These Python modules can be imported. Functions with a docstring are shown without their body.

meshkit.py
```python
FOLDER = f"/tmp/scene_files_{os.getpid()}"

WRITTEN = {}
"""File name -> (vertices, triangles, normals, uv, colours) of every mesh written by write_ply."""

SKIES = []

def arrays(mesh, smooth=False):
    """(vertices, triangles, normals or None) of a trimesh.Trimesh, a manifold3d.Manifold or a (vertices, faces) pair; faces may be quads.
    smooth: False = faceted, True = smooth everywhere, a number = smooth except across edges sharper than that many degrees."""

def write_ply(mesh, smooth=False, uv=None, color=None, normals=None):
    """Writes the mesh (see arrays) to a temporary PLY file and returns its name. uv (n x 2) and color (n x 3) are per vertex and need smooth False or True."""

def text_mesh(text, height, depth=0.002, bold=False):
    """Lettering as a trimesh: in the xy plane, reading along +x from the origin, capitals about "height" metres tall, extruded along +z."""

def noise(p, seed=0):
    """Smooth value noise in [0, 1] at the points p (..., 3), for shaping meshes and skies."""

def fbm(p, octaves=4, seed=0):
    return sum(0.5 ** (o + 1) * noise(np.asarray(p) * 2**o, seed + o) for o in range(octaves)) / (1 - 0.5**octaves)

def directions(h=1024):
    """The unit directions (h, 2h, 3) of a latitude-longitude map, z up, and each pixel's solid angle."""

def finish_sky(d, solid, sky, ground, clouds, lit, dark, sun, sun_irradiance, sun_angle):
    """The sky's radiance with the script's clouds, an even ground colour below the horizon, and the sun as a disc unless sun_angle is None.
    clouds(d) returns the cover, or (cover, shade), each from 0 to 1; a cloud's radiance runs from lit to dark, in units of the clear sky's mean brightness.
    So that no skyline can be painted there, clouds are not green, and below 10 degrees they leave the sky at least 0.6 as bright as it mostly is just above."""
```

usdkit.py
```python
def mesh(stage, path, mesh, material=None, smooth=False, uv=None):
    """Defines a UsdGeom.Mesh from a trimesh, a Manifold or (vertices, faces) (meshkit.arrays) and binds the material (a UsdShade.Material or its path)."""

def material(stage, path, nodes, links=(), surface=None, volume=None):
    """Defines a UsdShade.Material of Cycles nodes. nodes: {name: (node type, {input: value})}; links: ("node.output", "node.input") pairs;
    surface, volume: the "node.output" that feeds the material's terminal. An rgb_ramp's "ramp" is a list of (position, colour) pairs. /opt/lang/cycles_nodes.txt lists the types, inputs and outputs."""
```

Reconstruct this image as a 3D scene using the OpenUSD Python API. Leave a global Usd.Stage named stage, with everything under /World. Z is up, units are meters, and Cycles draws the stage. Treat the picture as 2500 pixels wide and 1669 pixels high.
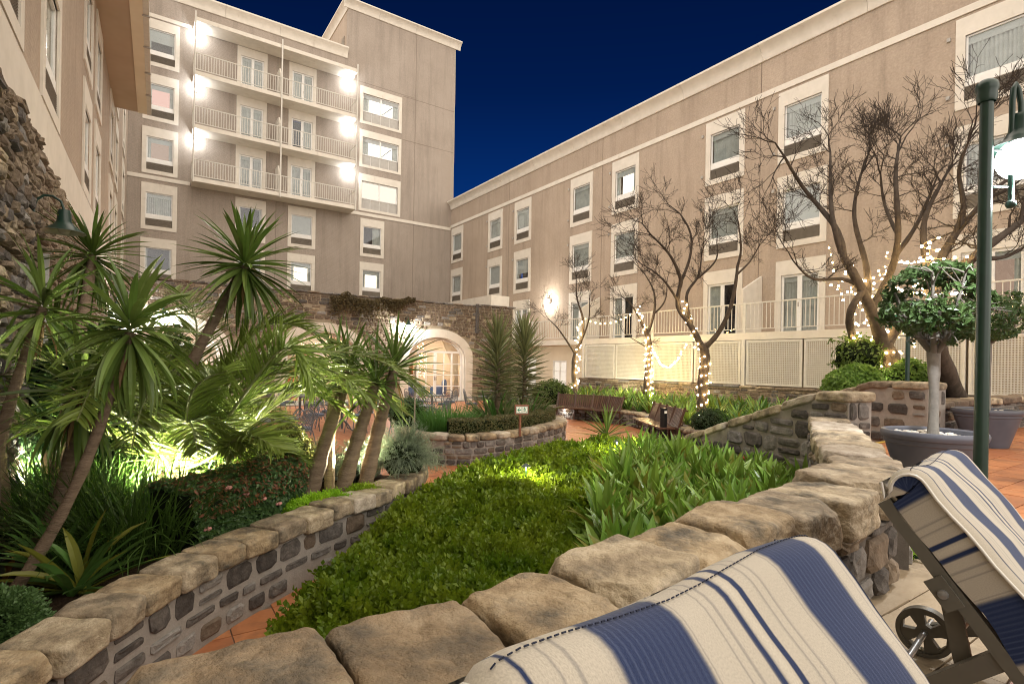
import math, random
import numpy as np
import trimesh
import usdkit, meshkit
from shapely.geometry import Polygon, Point, LineString, box as sbox
from shapely.ops import unary_union
from pxr import Usd, UsdGeom, UsdLux, UsdShade, Gf, Sdf

stage = Usd.Stage.CreateInMemory()
UsdGeom.SetStageUpAxis(stage, UsdGeom.Tokens.z)
UsdGeom.SetStageMetersPerUnit(stage, 1.0)
UsdGeom.Xform.Define(stage, '/World')
UsdGeom.Scope.Define(stage, '/World/Looks')

# ------------------------------------------------------------------ camera
H, YAW, ROLL = 1.87, math.radians(34.37), 0.0173
cam = UsdGeom.Camera.Define(stage, '/World/camera')
cam.CreateHorizontalApertureAttr(36.0)
cam.CreateVerticalApertureAttr(36.0 * 683 / 1024)
cam.CreateFocalLengthAttr(18.99)
cam.CreateVerticalApertureOffsetAttr(0.750)
cam.CreateClippingRangeAttr(Gf.Vec2f(0.05, 500))
cam.CreateExposureAttr(0.55)
fw = np.array([math.sin(YAW), math.cos(YAW), 0]); rt = np.array([math.cos(YAW), -math.sin(YAW), 0]); up = np.array([0, 0, 1.0])
R_ = rt * math.cos(ROLL) + up * math.sin(ROLL); U_ = up * math.cos(ROLL) - rt * math.sin(ROLL)
M = Gf.Matrix4d(*R_, 0, *U_, 0, *(-fw), 0, 0, 0, H, 1)
UsdGeom.Xformable(cam).AddTransformOp().Set(M)
CAMP = np.array([0, 0, H])

# ------------------------------------------------------------------ sky and the soft light of the evening
SUN_TO = np.array([-0.42, -0.50, 0.64]); SUN_TO = SUN_TO / np.linalg.norm(SUN_TO)
dome = UsdLux.DomeLight.Define(stage, '/World/sky')
dome.GetPrim().SetCustomDataByKey('kind', 'structure')
skym = usdkit.material(stage, '/World/Looks/sky', {
    's': ('sky_texture', dict(sky_type='single_scattering', sun_disc=False, sun_elevation=math.radians(1.5), sun_rotation=math.atan2(-0.42, -0.50) + 0.0,
                              altitude=300.0, air_density=1.0, aerosol_density=0.2, ozone_density=6.0)),
    'g': ('mix', dict(mix_type='multiply', fac=1.0, color2=(0.50, 0.62, 0.88))),
    'tc': ('texture_coordinate', {}), 'sx': ('separate_xyz', {}), 'rr': ('rgb_ramp', dict(ramp=[(0.0, (1.0, 1.0, 1.0)), (0.2, (0.8, 0.78, 0.8)), (0.45, (0.36, 0.35, 0.37)), (0.75, (0.19, 0.19, 0.2)), (1.0, (0.14, 0.14, 0.15))])), 'g2': ('mix', dict(mix_type='multiply', fac=1.0)), 'b': ('background_shader', dict(strength=0.15))}, [('tc.generated', 'sx.vector'), ('sx.z', 'rr.fac'), ('s.color', 'g.color1'), ('g.color', 'g2.color1'), ('rr.color', 'g2.color2'), ('g2.color', 'b.color')], surface='b.background')
UsdShade.MaterialBindingAPI.Apply(dome.GetPrim()).Bind(skym)
sun = UsdLux.DistantLight.Define(stage, '/World/sun')
sun.CreateNormalizeAttr(True); sun.CreateIntensityAttr(1.25); sun.CreateAngleAttr(179.0); sun.CreateColorAttr(Gf.Vec3f(1.0, 0.89, 0.75))
_z = SUN_TO; _x = np.cross([0, 0, 1], _z); _x /= np.linalg.norm(_x); _y = np.cross(_z, _x)
UsdGeom.Xformable(sun).AddTransformOp().Set(Gf.Matrix4d(*_x, 0, *_y, 0, *_z, 0, 0, 0, 0, 1))

# ------------------------------------------------------------------ scene graph helpers
_used = {}
def num(parent, name):
    k = (parent, name); n = _used.get(k, 0); _used[k] = n + 1
    return f'{parent}/{name}' if n == 0 else f'{parent}/{name}_{n:03d}'
def tag(path, label=None, cat=None, group=None, kind=None):
    p = stage.GetPrimAtPath(path)
    for k, v in (('label', label), ('category', cat), ('group', group), ('kind', kind)):
        if v: p.SetCustomDataByKey(k, v)
    return path
def place(path, loc, rz=0.0, sc=1.0):
    x = UsdGeom.Xformable(stage.GetPrimAtPath(path)); x.ClearXformOpOrder()
    x.AddTranslateOp().Set(Gf.Vec3d(*map(float, loc)))
    if rz: x.AddRotateZOp().Set(math.degrees(rz))
    if np.ndim(sc) or sc != 1.0:
        s = [float(sc)] * 3 if np.ndim(sc) == 0 else list(map(float, sc))
        x.AddScaleOp().Set(Gf.Vec3f(*s))
def thing(name, label, cat, loc=(0, 0, 0), rz=0.0, group=None, kind=None, sc=1.0):
    path = num('/World', name); UsdGeom.Xform.Define(stage, path)
    place(path, loc, rz, sc); return tag(path, label, cat, group, kind)
def dup(src, loc, rz=0.0, sc=1.0, label=None, group=None):
    base = src.rsplit('/', 1)[1]; base = base[:-4] if base[-4:-3] == '_' and base[-3:].isdigit() else base
    path = num('/World', base); x = UsdGeom.Xform.Define(stage, path)
    x.GetPrim().GetReferences().AddInternalReference(src); x.GetPrim().SetInstanceable(True)
    place(path, loc, rz, sc)
    was = stage.GetPrimAtPath(src).GetCustomData()
    return tag(path, label or was.get('label'), was.get('category'), group or was.get('group'), was.get('kind'))
def part(parent, name, mesh, mat, smooth=False, label=None, kind=None, uv=None, cat=None, group=None):
    path = num(parent, name)
    usdkit.mesh(stage, path, mesh, mat, smooth=smooth, uv=uv)
    return tag(path, label, cat, group, kind) if (label or kind or cat or group) else path

# ------------------------------------------------------------------ mesh helpers: every mesh is (vertices, triangles)
def cat(ms):
    vs, fs, n = [], [], 0
    for v, f in ms:
        vs.append(v); fs.append(np.asarray(f) + n); n += len(v)
    return np.vstack(vs), np.vstack(fs)
BF = np.array([[0, 2, 1], [0, 3, 2], [4, 5, 6], [4, 6, 7], [0, 1, 5], [0, 5, 4], [1, 2, 6], [1, 6, 5], [2, 3, 7], [2, 7, 6], [3, 0, 4], [3, 4, 7]])
def bx(x0, x1, y0, y1, z0, z1):
    return np.array([[x0, y0, z0], [x1, y0, z0], [x1, y1, z0], [x0, y1, z0], [x0, y0, z1], [x1, y0, z1], [x1, y1, z1], [x0, y1, z1]], float), BF
def tri(q):
    q = np.asarray(q); return np.vstack([q[:, [0, 1, 2]], q[:, [0, 2, 3]]])
def xf(m, loc=(0, 0, 0), rz=0.0, rx=0.0, ry=0.0, sc=1.0):
    v = np.asarray(m[0], float) * sc
    for a, (i, j) in ((rx, (1, 2)), (ry, (2, 0)), (rz, (0, 1))):
        if a:
            c, s = math.cos(a), math.sin(a); w = v.copy()
            w[:, i] = c * v[:, i] - s * v[:, j]; w[:, j] = s * v[:, i] + c * v[:, j]; v = w
    return v + np.asarray(loc, float), m[1]
def tube(pts, rad, k=8, cap=True):
    p = np.asarray(pts, float); n = len(p); rad = np.full(n, rad) if np.ndim(rad) == 0 else np.asarray(rad, float)
    d = np.gradient(p, axis=0); d /= np.linalg.norm(d, axis=1, keepdims=True) + 1e-12
    a = np.array([0, 0, 1.0]) if abs(d[0][2]) < 0.9 else np.array([1.0, 0, 0])
    u = np.cross(d[0], a); u /= np.linalg.norm(u); vs = []
    th = np.arange(k) * 2 * np.pi / k; c, s = np.cos(th)[:, None], np.sin(th)[:, None]
    us = np.empty((n, 3))
    for i in range(n):
        q = d[i]; k_ = u[0] * q[0] + u[1] * q[1] + u[2] * q[2]; u = u - q * k_; u = u / (math.sqrt(u[0] * u[0] + u[1] * u[1] + u[2] * u[2]) + 1e-12); us[i] = u
    ws = np.stack([d[:, 1] * us[:, 2] - d[:, 2] * us[:, 1], d[:, 2] * us[:, 0] - d[:, 0] * us[:, 2], d[:, 0] * us[:, 1] - d[:, 1] * us[:, 0]], 1)
    v = (p[:, None] + rad[:, None, None] * (c[None] * us[:, None] + s[None] * ws[:, None])).reshape(-1, 3); j = np.arange(k); jn = (j + 1) % k; f = []
    for i in range(n - 1):
        f.append(np.stack([i * k + j, i * k + jn, (i + 1) * k + jn, (i + 1) * k + j], 1))
    f = tri(np.vstack(f))
    if cap:
        v = np.vstack([v, p[0], p[-1]]); b = n * k
        f = np.vstack([f, np.stack([np.full(k, b), jn, j], 1), np.stack([np.full(k, b + 1), (n - 1) * k + j, (n - 1) * k + jn], 1)])
    return v, f
def lathe(prof, k=24, loc=(0, 0, 0)):
    prof = np.asarray(prof, float); n = len(prof); th = np.arange(k) * 2 * np.pi / k
    v = np.stack([prof[:, None, 0] * np.cos(th), prof[:, None, 0] * np.sin(th), np.repeat(prof[:, 1:2], k, 1)], -1).reshape(-1, 3)
    j = np.arange(k); jn = (j + 1) % k
    q = np.vstack([np.stack([i * k + j, i * k + jn, (i + 1) * k + jn, (i + 1) * k + j], 1) for i in range(n - 1)])
    return v + np.asarray(loc, float), tri(q)
def prism(poly, z0, z1):
    m = trimesh.creation.extrude_polygon(poly, z1 - z0, engine='earcut')
    return np.array(m.vertices) + [0, 0, z0], np.array(m.faces)
def prisms(geom, z0, z1):
    return cat([prism(g, z0, z1) for g in (geom.geoms if hasattr(geom, 'geoms') else [geom]) if g.area > 1e-6])
def ico(r, loc=(0, 0, 0), sub=2):
    m = trimesh.creation.icosphere(sub, r); return np.array(m.vertices) + loc, np.array(m.faces)
def extr(profile, u0, u1):
    """closed profile (n, z) swept along u: vertices (u, n, z)"""
    p = np.asarray(profile, float); k = len(p)
    v = np.vstack([np.column_stack([np.full(k, u), p]) for u in (u0, u1)])
    j = np.arange(k); jn = (j + 1) % k; f = tri(np.stack([j, jn, k + jn, k + j], 1))
    t = trimesh.creation.triangulate_polygon(Polygon(p), engine='earcut')[1]
    return v, np.vstack([f, t[:, ::-1], t + k])
class Frame:
    """facade coordinates: u along the wall, n outwards, z up"""
    def __init__(s, o, u, n): s.o, s.u, s.n = np.array(o, float), np.array(u, float), np.array(n, float)
    def __call__(s, m):
        v = np.asarray(m[0]); return s.o + v[:, :1] * s.u + v[:, 1:2] * s.n + v[:, 2:3] * up, m[1]
def sheet(poly, n0, n1):
    """polygon in (u, z) extruded from n0 to n1, as (u, n, z)"""
    v, f = prisms(poly, n0, n1); return v[:, [0, 2, 1]], f[:, ::-1]

# ------------------------------------------------------------------ materials
def mat(name, c1, c2=None, scale=6.0, rough=0.6, bump=0.0, bscale=60.0, spec=0.3, rnd=0.0, c3=None, detail=5.0, metallic=0.0, trans=0.0, coat=0.0, dirt=None, stretch=(1, 1, 1), objc=False, bdist=0.01):
    n = {'geo': ('geometry', {}), 'map': ('mapping', dict(scale=stretch)), 'p': ('principled_bsdf', dict(roughness=rough, specular_ior_level=spec, metallic=metallic, base_color=c1, coat_weight=coat)),}
    l = [('geo.position', 'map.vector')]
    if objc:
        n['tc'] = ('texture_coordinate', {}); l = [('tc.object', 'map.vector')]
    col = None
    if c2 is not None:
        n['n1'] = ('noise_texture', dict(scale=scale, detail=detail, roughness=0.62))
        stops = [(0.32, c1), (0.68, c2)] if c3 is None else [(0.28, c1), (0.5, c2), (0.72, c3)]
        n['r1'] = ('rgb_ramp', dict(ramp=stops)); l += [('map.vector', 'n1.vector'), ('n1.fac', 'r1.fac')]; col = 'r1.color'
    if rnd > 0:
        n['oi'] = ('object_info', {}); n['ad'] = ('math', dict(math_type='add')); n['fr'] = ('math', dict(math_type='fraction'))
        n['mr'] = ('map_range', dict(from_min=0.0, from_max=1.0, to_min=1 - rnd, to_max=1 + rnd))
        n['hv'] = ('hsv', dict(color=c1)); n['mh'] = ('map_range', dict(from_min=0.0, from_max=1.0, to_min=0.5 - 0.02 * rnd, to_max=0.5 + 0.02 * rnd))
        l += [('oi.random', 'ad.value1'), ('geo.random_per_island', 'ad.value2'), ('ad.value', 'fr.value1'), ('fr.value', 'mr.value'), ('mr.result', 'hv.value'), ('fr.value', 'mh.value'), ('mh.result', 'hv.hue')]
        if col: l.append((col, 'hv.color'))
        col = 'hv.color'
    if dirt is not None:
        n['n2'] = ('noise_texture', dict(scale=dirt[1], detail=6.0, roughness=0.7)); n['r2'] = ('rgb_ramp', dict(ramp=[(dirt[2], (0, 0, 0)), (dirt[3], (1, 1, 1))]))
        n['mx'] = ('mix', dict(mix_type='mix', color1=c1, color2=dirt[0])); n['dm'] = ('mapping', dict(scale=dirt[4] if len(dirt) > 4 else (1, 1, 1)))
        l += [('geo.position', 'dm.vector'), ('dm.vector', 'n2.vector'), ('n2.fac', 'r2.fac'), ('r2.color', 'mx.fac')]
        if col: l.append((col, 'mx.color1'))
        col = 'mx.color'
    if bump > 0:
        n['n3'] = ('noise_texture', dict(scale=bscale, detail=6.0, roughness=0.65)); n['bp'] = ('bump', dict(strength=bump, distance=bdist))
        l += [('map.vector', 'n3.vector'), ('n3.fac', 'bp.height'), ('bp.normal', 'p.normal')]
    if col: l.append((col, 'p.base_color'))
    surf = 'p.BSDF'
    if trans > 0:
        n['t'] = ('translucent_bsdf', dict(color=tuple(min(1, 1.6 * x) for x in c1))); n['m'] = ('mix_closure', dict(fac=trans))
        l += [('p.BSDF', 'm.closure1'), ('t.BSDF', 'm.closure2')]
        if col: l.append((col, 't.color'))
        surf = 'm.closure'
    return usdkit.material(stage, '/World/Looks/' + name, n, l, surface=surf)
def emis(name, col, s):
    return usdkit.material(stage, '/World/Looks/' + name, {'e': ('emission', dict(color=col, strength=s))}, [], surface='e.emission')

def facade_mat(name, axis, c1, c2, brick=True):
    """painted brick: fine brick relief, weather stains"""
    n = {'geo': ('geometry', {}), 'sep': ('separate_xyz', {}), 'cmb': ('combine_xyz', {}), 'bt': ('brick_texture', dict(color1=(1, 1, 1), color2=(0.9, 0.9, 0.9), mortar=(0, 0, 0), scale=1.0, brick_width=0.24, row_height=0.075, mortar_size=0.012, mortar_smooth=0.6)),
         'n1': ('noise_texture', dict(scale=0.55, detail=6.0, roughness=0.65)), 'r1': ('rgb_ramp', dict(ramp=[(0.3, c1), (0.7, c2)])),
         'm1': ('mapping', dict(scale=(2.2, 2.2, 0.16))), 'n2': ('noise_texture', dict(scale=1.3, detail=7.0, roughness=0.7)), 'r2': ('rgb_ramp', dict(ramp=[(0.48, (0, 0, 0)), (0.76, (0.52, 0.52, 0.52))])),
         'mx': ('mix', dict(mix_type='mix', color2=tuple(0.55 * x for x in c1))),
         'n3': ('noise_texture', dict(scale=16.0, detail=5.0, roughness=0.7)), 'mr': ('map_range', dict(from_min=0.0, from_max=1.0, to_min=0.66, to_max=1.32)), 'mu': ('mix', dict(mix_type='multiply', fac=1.0)), 'cg': ('combine_xyz', {}),
         'bh': ('math', dict(math_type='multiply_add', value2=0.55)), 'b': ('bump', dict(strength=0.32, distance=0.02)), 'p': ('principled_bsdf', dict(roughness=0.75, specular_ior_level=0.2))}
    l = [('geo.position', 'sep.vector'), ('sep.' + axis, 'cmb.x'), ('sep.z', 'cmb.y'), ('cmb.vector', 'bt.vector'), ('geo.position', 'n1.vector'), ('n1.fac', 'r1.fac'),
         ('geo.position', 'm1.vector'), ('m1.vector', 'n2.vector'), ('n2.fac', 'r2.fac'), ('r1.color', 'mx.color1'), ('r2.color', 'mx.fac'),
         ('geo.position', 'n3.vector'), ('n3.fac', 'mr.value'), ('mr.result', 'cg.x'), ('mr.result', 'cg.y'), ('mr.result', 'cg.z'), ('mx.color', 'mu.color1'), ('cg.vector', 'mu.color2'), ('mu.color', 'p.base_color'),
         ('bt.fac', 'bh.value1'), ('n3.fac', 'bh.value3'), ('bh.value', 'b.height'), ('b.normal', 'p.normal')]
    n['bh'] = ('math', dict(math_type='multiply_add', value2=-0.6))
    return usdkit.material(stage, '/World/Looks/' + name, n, l, surface='p.BSDF')

TAN, TAN2 = (0.36, 0.288, 0.224), (0.43, 0.348, 0.275)
W = {}
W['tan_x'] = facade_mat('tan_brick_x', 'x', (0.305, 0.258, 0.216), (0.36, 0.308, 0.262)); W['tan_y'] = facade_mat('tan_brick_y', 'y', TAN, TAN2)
W['white'] = mat('white_paint', (0.60, 0.555, 0.48), (0.68, 0.63, 0.555), 3.0, 0.6, 0.15, 40, dirt=((0.42, 0.36, 0.29), 2.2, 0.6, 0.85, (1, 1, 0.35)))
W['trim'] = mat('white_frame', (0.72, 0.71, 0.68), (0.78, 0.77, 0.74), 9.0, 0.4, 0.0)
W['cream'] = mat('cream_wall', (0.68, 0.60, 0.46), (0.74, 0.66, 0.52), 1.5, 0.7, 0.2, 50)
W['soffit'] = mat('soffit_paint', (0.40, 0.31, 0.22), (0.46, 0.36, 0.27), 0.8, 0.8)
W['joint'] = mat('dark_joint', (0.16, 0.12, 0.09))
W['grille'] = mat('grille_metal', (0.26, 0.225, 0.18), (0.33, 0.29, 0.24), 6, 0.5)
W['panel'] = mat('grey_panel', (0.36, 0.34, 0.31), (0.42, 0.40, 0.37), 4, 0.5)
W['curtain'] = mat('curtain_cloth', (0.36, 0.37, 0.35), (0.47, 0.48, 0.46), 4, 0.9)
W['blind'] = mat('blind_cloth', (0.36, 0.37, 0.36), (0.41, 0.42, 0.41), 3, 0.9)
W['room'] = mat('dark_room', (0.10, 0.09, 0.085))
W['night'] = mat('night_room', (0.012, 0.015, 0.03))
W['warm'] = emis('lit_room', (1.0, 0.84, 0.64), 1.6)
W['white_lit'] = emis('lit_white_room', (1.0, 0.91, 0.80), 1.5)
W['pink'] = emis('lit_pink_room', (1.0, 0.58, 0.48), 0.62)
W['dim'] = emis('lit_dim_room', (1.0, 0.66, 0.48), 0.30)
W['curtain_lit'] = emis('lit_curtain', (1.0, 0.82, 0.66), 0.85)
W['glass'] = usdkit.material(stage, '/World/Looks/window_glass', {'w': ('layer_weight', dict(blend=0.5)), 'q': ('math', dict(math_type='power', value2=4.0)), 'f': ('math', dict(math_type='multiply_add', value2=0.6, value3=0.05)), 't': ('transparent_bsdf', dict(color=(0.93, 0.95, 0.95))), 'g': ('glossy_bsdf', dict(color=(1, 1, 1), roughness=0.02)), 'm': ('mix_closure', {})},
    [('w.facing', 'q.value1'), ('q.value', 'f.value1'), ('f.value', 'm.fac'), ('t.BSDF', 'm.closure1'), ('g.BSDF', 'm.closure2')], surface='m.closure')
W['rail'] = mat('white_rail', (0.58, 0.555, 0.50), (0.66, 0.63, 0.57), 8, 0.45)
W['lamp_on'] = emis('lamp_glow', (1.0, 0.95, 0.86), 60.0)
W['green_metal'] = mat('dark_green_metal', (0.008, 0.030, 0.022), (0.012, 0.040, 0.028), 10, 0.32, spec=0.5)
W['black_metal'] = mat('black_metal', (0.012, 0.012, 0.013), rough=0.35, spec=0.5)

def sphere_light(parent, loc, r, power, col=(1, 0.9, 0.75), cone=None, aim=None):
    path = num(parent, 'light_source'); L = UsdLux.SphereLight.Define(stage, path)
    L.CreateRadiusAttr(r); L.CreateIntensityAttr(power); L.CreateNormalizeAttr(True); L.CreateColorAttr(Gf.Vec3f(*col))
    if cone:
        s = UsdLux.ShapingAPI.Apply(L.GetPrim()); s.CreateShapingConeAngleAttr(cone); s.CreateShapingConeSoftnessAttr(0.6)
        z = -np.asarray(aim, float); z /= np.linalg.norm(z); x = np.cross([0.0, 1, 0.1], z); x /= np.linalg.norm(x); y = np.cross(z, x)
        UsdGeom.Xformable(L).AddTransformOp().Set(Gf.Matrix4d(*x, 0, *y, 0, *z, 0, *map(float, loc), 1))
    else:
        UsdGeom.Xformable(L).AddTranslateOp().Set(Gf.Vec3d(*map(float, loc)))
    return L

rng = random.Random(7); nrg = np.random.default_rng(11)

# ================================================================== BUILDINGS
def pleats(u0, u1, z0, z1, n, amp=0.03, per=0.09):
    k = max(8, int((u1 - u0) / per) * 4); u = np.linspace(u0, u1, k + 1)
    d = n + amp * np.sin(np.arange(k + 1) * np.pi / 2) + amp * 0.4 * np.sin(u * 17)
    v = np.vstack([np.column_stack([u, d, np.full(k + 1, z)]) for z in (z0, z1)]); j = np.arange(k)
    return v, tri(np.stack([j, j + 1, k + 2 + j, k + 1 + j], 1))
def frame_of(u0, u1, z0, z1, t, n0, n1):
    return cat([bx(u0, u0 + t, n0, n1, z0, z1), bx(u1 - t, u1, n0, n1, z0, z1), bx(u0 + t, u1 - t, n0, n1, z0, z0 + t), bx(u0 + t, u1 - t, n0, n1, z1 - t, z1)])
def louvres(u0, u1, z0, z1, n, pitch=0.035):
    ms = [bx(u0, u1, n - 0.06, n - 0.05, z0, z1)]
    for z in np.arange(z0 + 0.01, z1 - 0.01, pitch):
        v = np.array([[u0, n - 0.045, z + 0.022], [u1, n - 0.045, z + 0.022], [u1, n, z], [u0, n, z], [u0, n - 0.045, z + 0.03], [u1, n - 0.045, z + 0.03], [u1, n, z + 0.008], [u0, n, z + 0.008]]); ms.append((v, BF))
    return cat(ms)
def window(b, F, u0, w, ztop, how, h=2.47):
    """white surround, white sash, glass, louvred air grille; returns the opening to cut"""
    z0 = ztop - h; iu0, iu1, iz0, iz1 = u0 + 0.2, u0 + w - 0.21, z0 + 0.2, ztop - 0.5
    p = part(b, 'window', F(sheet(Polygon([(u0, z0), (u0 + w, z0), (u0 + w, ztop), (u0, ztop)], [[(iu0, iz0), (iu1, iz0), (iu1, iz1), (iu0, iz1)]]), -0.02, 0.035)), W['white'])
    gz = iz0 + 0.42
    part(p, 'grille', F(louvres(iu0, iu1, iz0, gz - 0.02, 0.012)), W['grille'])
    part(p, 'sash', F(cat([frame_of(iu0, iu1, gz + 0.17, iz1, 0.05, -0.07, -0.02), bx(iu0, iu1, -0.09, -0.005, gz - 0.02, gz + 0.17)])), W['trim'])
    part(p, 'pane', F(bx(iu0 + 0.05, iu1 - 0.05, -0.048, -0.044, gz + 0.22, iz1 - 0.05)), W['glass'])
    inner(p, F, iu0, iu1, gz + 0.15, iz1, how)
    return sbox(iu0, iz0, iu1, iz1)
def inner(p, F, a, b_, z0, z1, how):
    w = b_ - a
    back = dict(curtain='room', blind='room', night='night', lit='warm', pink='pink', dim='dim', litw='white_lit', litc='curtain_lit', half='night', lamp='room').get(how, 'room')
    part(p, 'room_wall', F(bx(a - 0.1, b_ + 0.1, -0.62, -0.58, z0 - 0.05, z1 + 0.05)), W[back])
    if how in ('curtain', 'lamp'):
        part(p, 'curtain', F(pleats(a + 0.06 * w, b_ - 0.06 * w, z0, z1 - 0.18, -0.11)), W['curtain']); part(p, 'pelmet', F(bx(a, b_, -0.083, -0.076, z1 - 0.25, z1)), W['blind'])
    if how == 'blind': part(p, 'blind', F(bx(a, b_, -0.085, -0.078, z0 + (z1 - z0) * rng.choice([0, 0, 0.08, 0.3, 0.45]), z1)), W['blind']); part(p, 'curtain', F(cat([pleats(a, a + 0.12 * w, z0, z1, -0.13, 0.02), pleats(b_ - 0.12 * w, b_, z0, z1, -0.13, 0.02)])), W['curtain'])
    if how in ('lit', 'pink', 'dim', 'litw'):
        part(p, 'curtain', F(cat([pleats(a, a + 0.17 * w, z0, z1, -0.11, 0.02), pleats(b_ - 0.17 * w, b_, z0, z1, -0.11, 0.02)])), W['curtain']); part(p, 'pelmet', F(bx(a, b_, -0.083, -0.076, z1 - 0.3, z1)), W['blind'])
    if how == 'litc': part(p, 'curtain', F(pleats(a, b_, z0, z1, -0.3)), W['curtain_lit'])
    if how == 'half': part(p, 'curtain', F(pleats(a + 0.55 * w, b_, z0, z1, -0.11)), W['curtain'])
    if how == 'night': part(p, 'curtain', F(cat([pleats(a, a + 0.1 * w, z0, z1, -0.11, 0.02), pleats(b_ - 0.1 * w, b_, z0, z1, -0.11, 0.02)])), W['curtain'])
def door(b, F, u0, w, ztop, zf, how):
    iu0, iu1, iz1 = u0 + 0.19, u0 + w - 0.19, ztop - 0.5; m = (iu0 + iu1) / 2
    p = part(b, 'balcony_door', F(sheet(Polygon([(u0, zf + 0.004), (iu0, zf + 0.004), (iu0, iz1), (iu1, iz1), (iu1, zf + 0.004), (u0 + w, zf + 0.004), (u0 + w, ztop), (u0, ztop)]), -0.02, 0.035)), W['white'])
    part(p, 'sash', F(cat([frame_of(iu0, m + 0.02, zf + 0.03, iz1, 0.075, -0.07, -0.02), frame_of(m + 0.021, iu1, zf + 0.03, iz1, 0.075, -0.069, -0.019)])), W['trim'])
    part(p, 'handle', F(cat([bx(m + 0.04, m + 0.06, -0.02, 0.01, zf + 0.95, zf + 1.1)])), W['grille'])
    for a, c in ((iu0 + 0.07, m - 0.05), (m + 0.09, iu1 - 0.07)):
        part(p, 'pane', F(bx(a, c, -0.048, -0.044, zf + 0.1, iz1 - 0.07)), W['glass'])
    inner(p, F, iu0, iu1, zf, iz1, how)
    return sbox(iu0, zf, iu1, iz1)
def cornice(p, lip, h):
    return [(0.002, 0), (0.05, 0.0), (0.07, 0.05), (0.08, 0.25 * h), (0.13, 0.5 * h), (0.24, 0.72 * h), (lip, 0.86 * h), (lip, h), (0.002, h)]

# ---- right wing (facade x = 18.2, facing -x)
FR = Frame((18.2, 0, 0), (0, 1, 0), (-1, 0, 0))
rw = thing('hotel_wing', 'three storey tan brick hotel wing with white framed windows above the lattice gallery', 'building')
cuts = []
cols = [(32.87, ('blind', 'curtain')), (27.88, ('curtain', 'blind')), (24.9, ('curtain', 'blind')), (19.8, ('curtain', 'curtain')), (16.8, ('lit', 'curtain')), (11.66, ('curtain', 'curtain')), (8.72, ('curtain', 'blind')), (3.75, ('curtain', 'curtain')), (0.6, ('blind', 'curtain'))]
for u, (a, b) in cols:
    cuts.append(window(rw, FR, u, 1.66, 11.40, a)); cuts.append(window(rw, FR, u, 1.66, 8.47, b))
for (u, how) in [(24.9, 'dim'), (19.8, 'curtain'), (16.8, 'half'), (11.66, 'half'), (8.72, 'lamp'), (3.75, 'dim'), (0.6, 'curtain')]:
    cuts.append(door(rw, FR, u, 1.66, 5.55, 3.0, how))
part(rw, 'wall', FR(sheet(sbox(-6, 0, 34.69, 13.2).difference(unary_union(cuts)), -0.35, 0)), W['tan_y'])
part(rw, 'string_course', FR(bx(-6, 34.69, 0.002, 0.04, 11.49, 11.69)), W['white'])
for i in range(12):
    y0 = -6 + i * 3.4; part(rw, 'cornice', FR(xf(extr(cornice(0, 0.36, 0.56), y0, min(y0 + 3.39, 34.68)), (0, 0, 12.80))), W['white'], smooth=35)
for y in (27.2, 19.15, 11.05, 2.95): part(rw, 'movement_joint', FR(bx(y - 0.012, y + 0.012, 0.001, 0.006, 3.0, 12.8)), W['joint'])
part(rw, 'roof', bx(18.2, 30, -6, 34.6, 13.0, 13.2), W['soffit'])
part(rw, 'end_wall', bx(18.56, 30, -6.3, -6, 0, 13.2), W['tan_x'])
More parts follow.
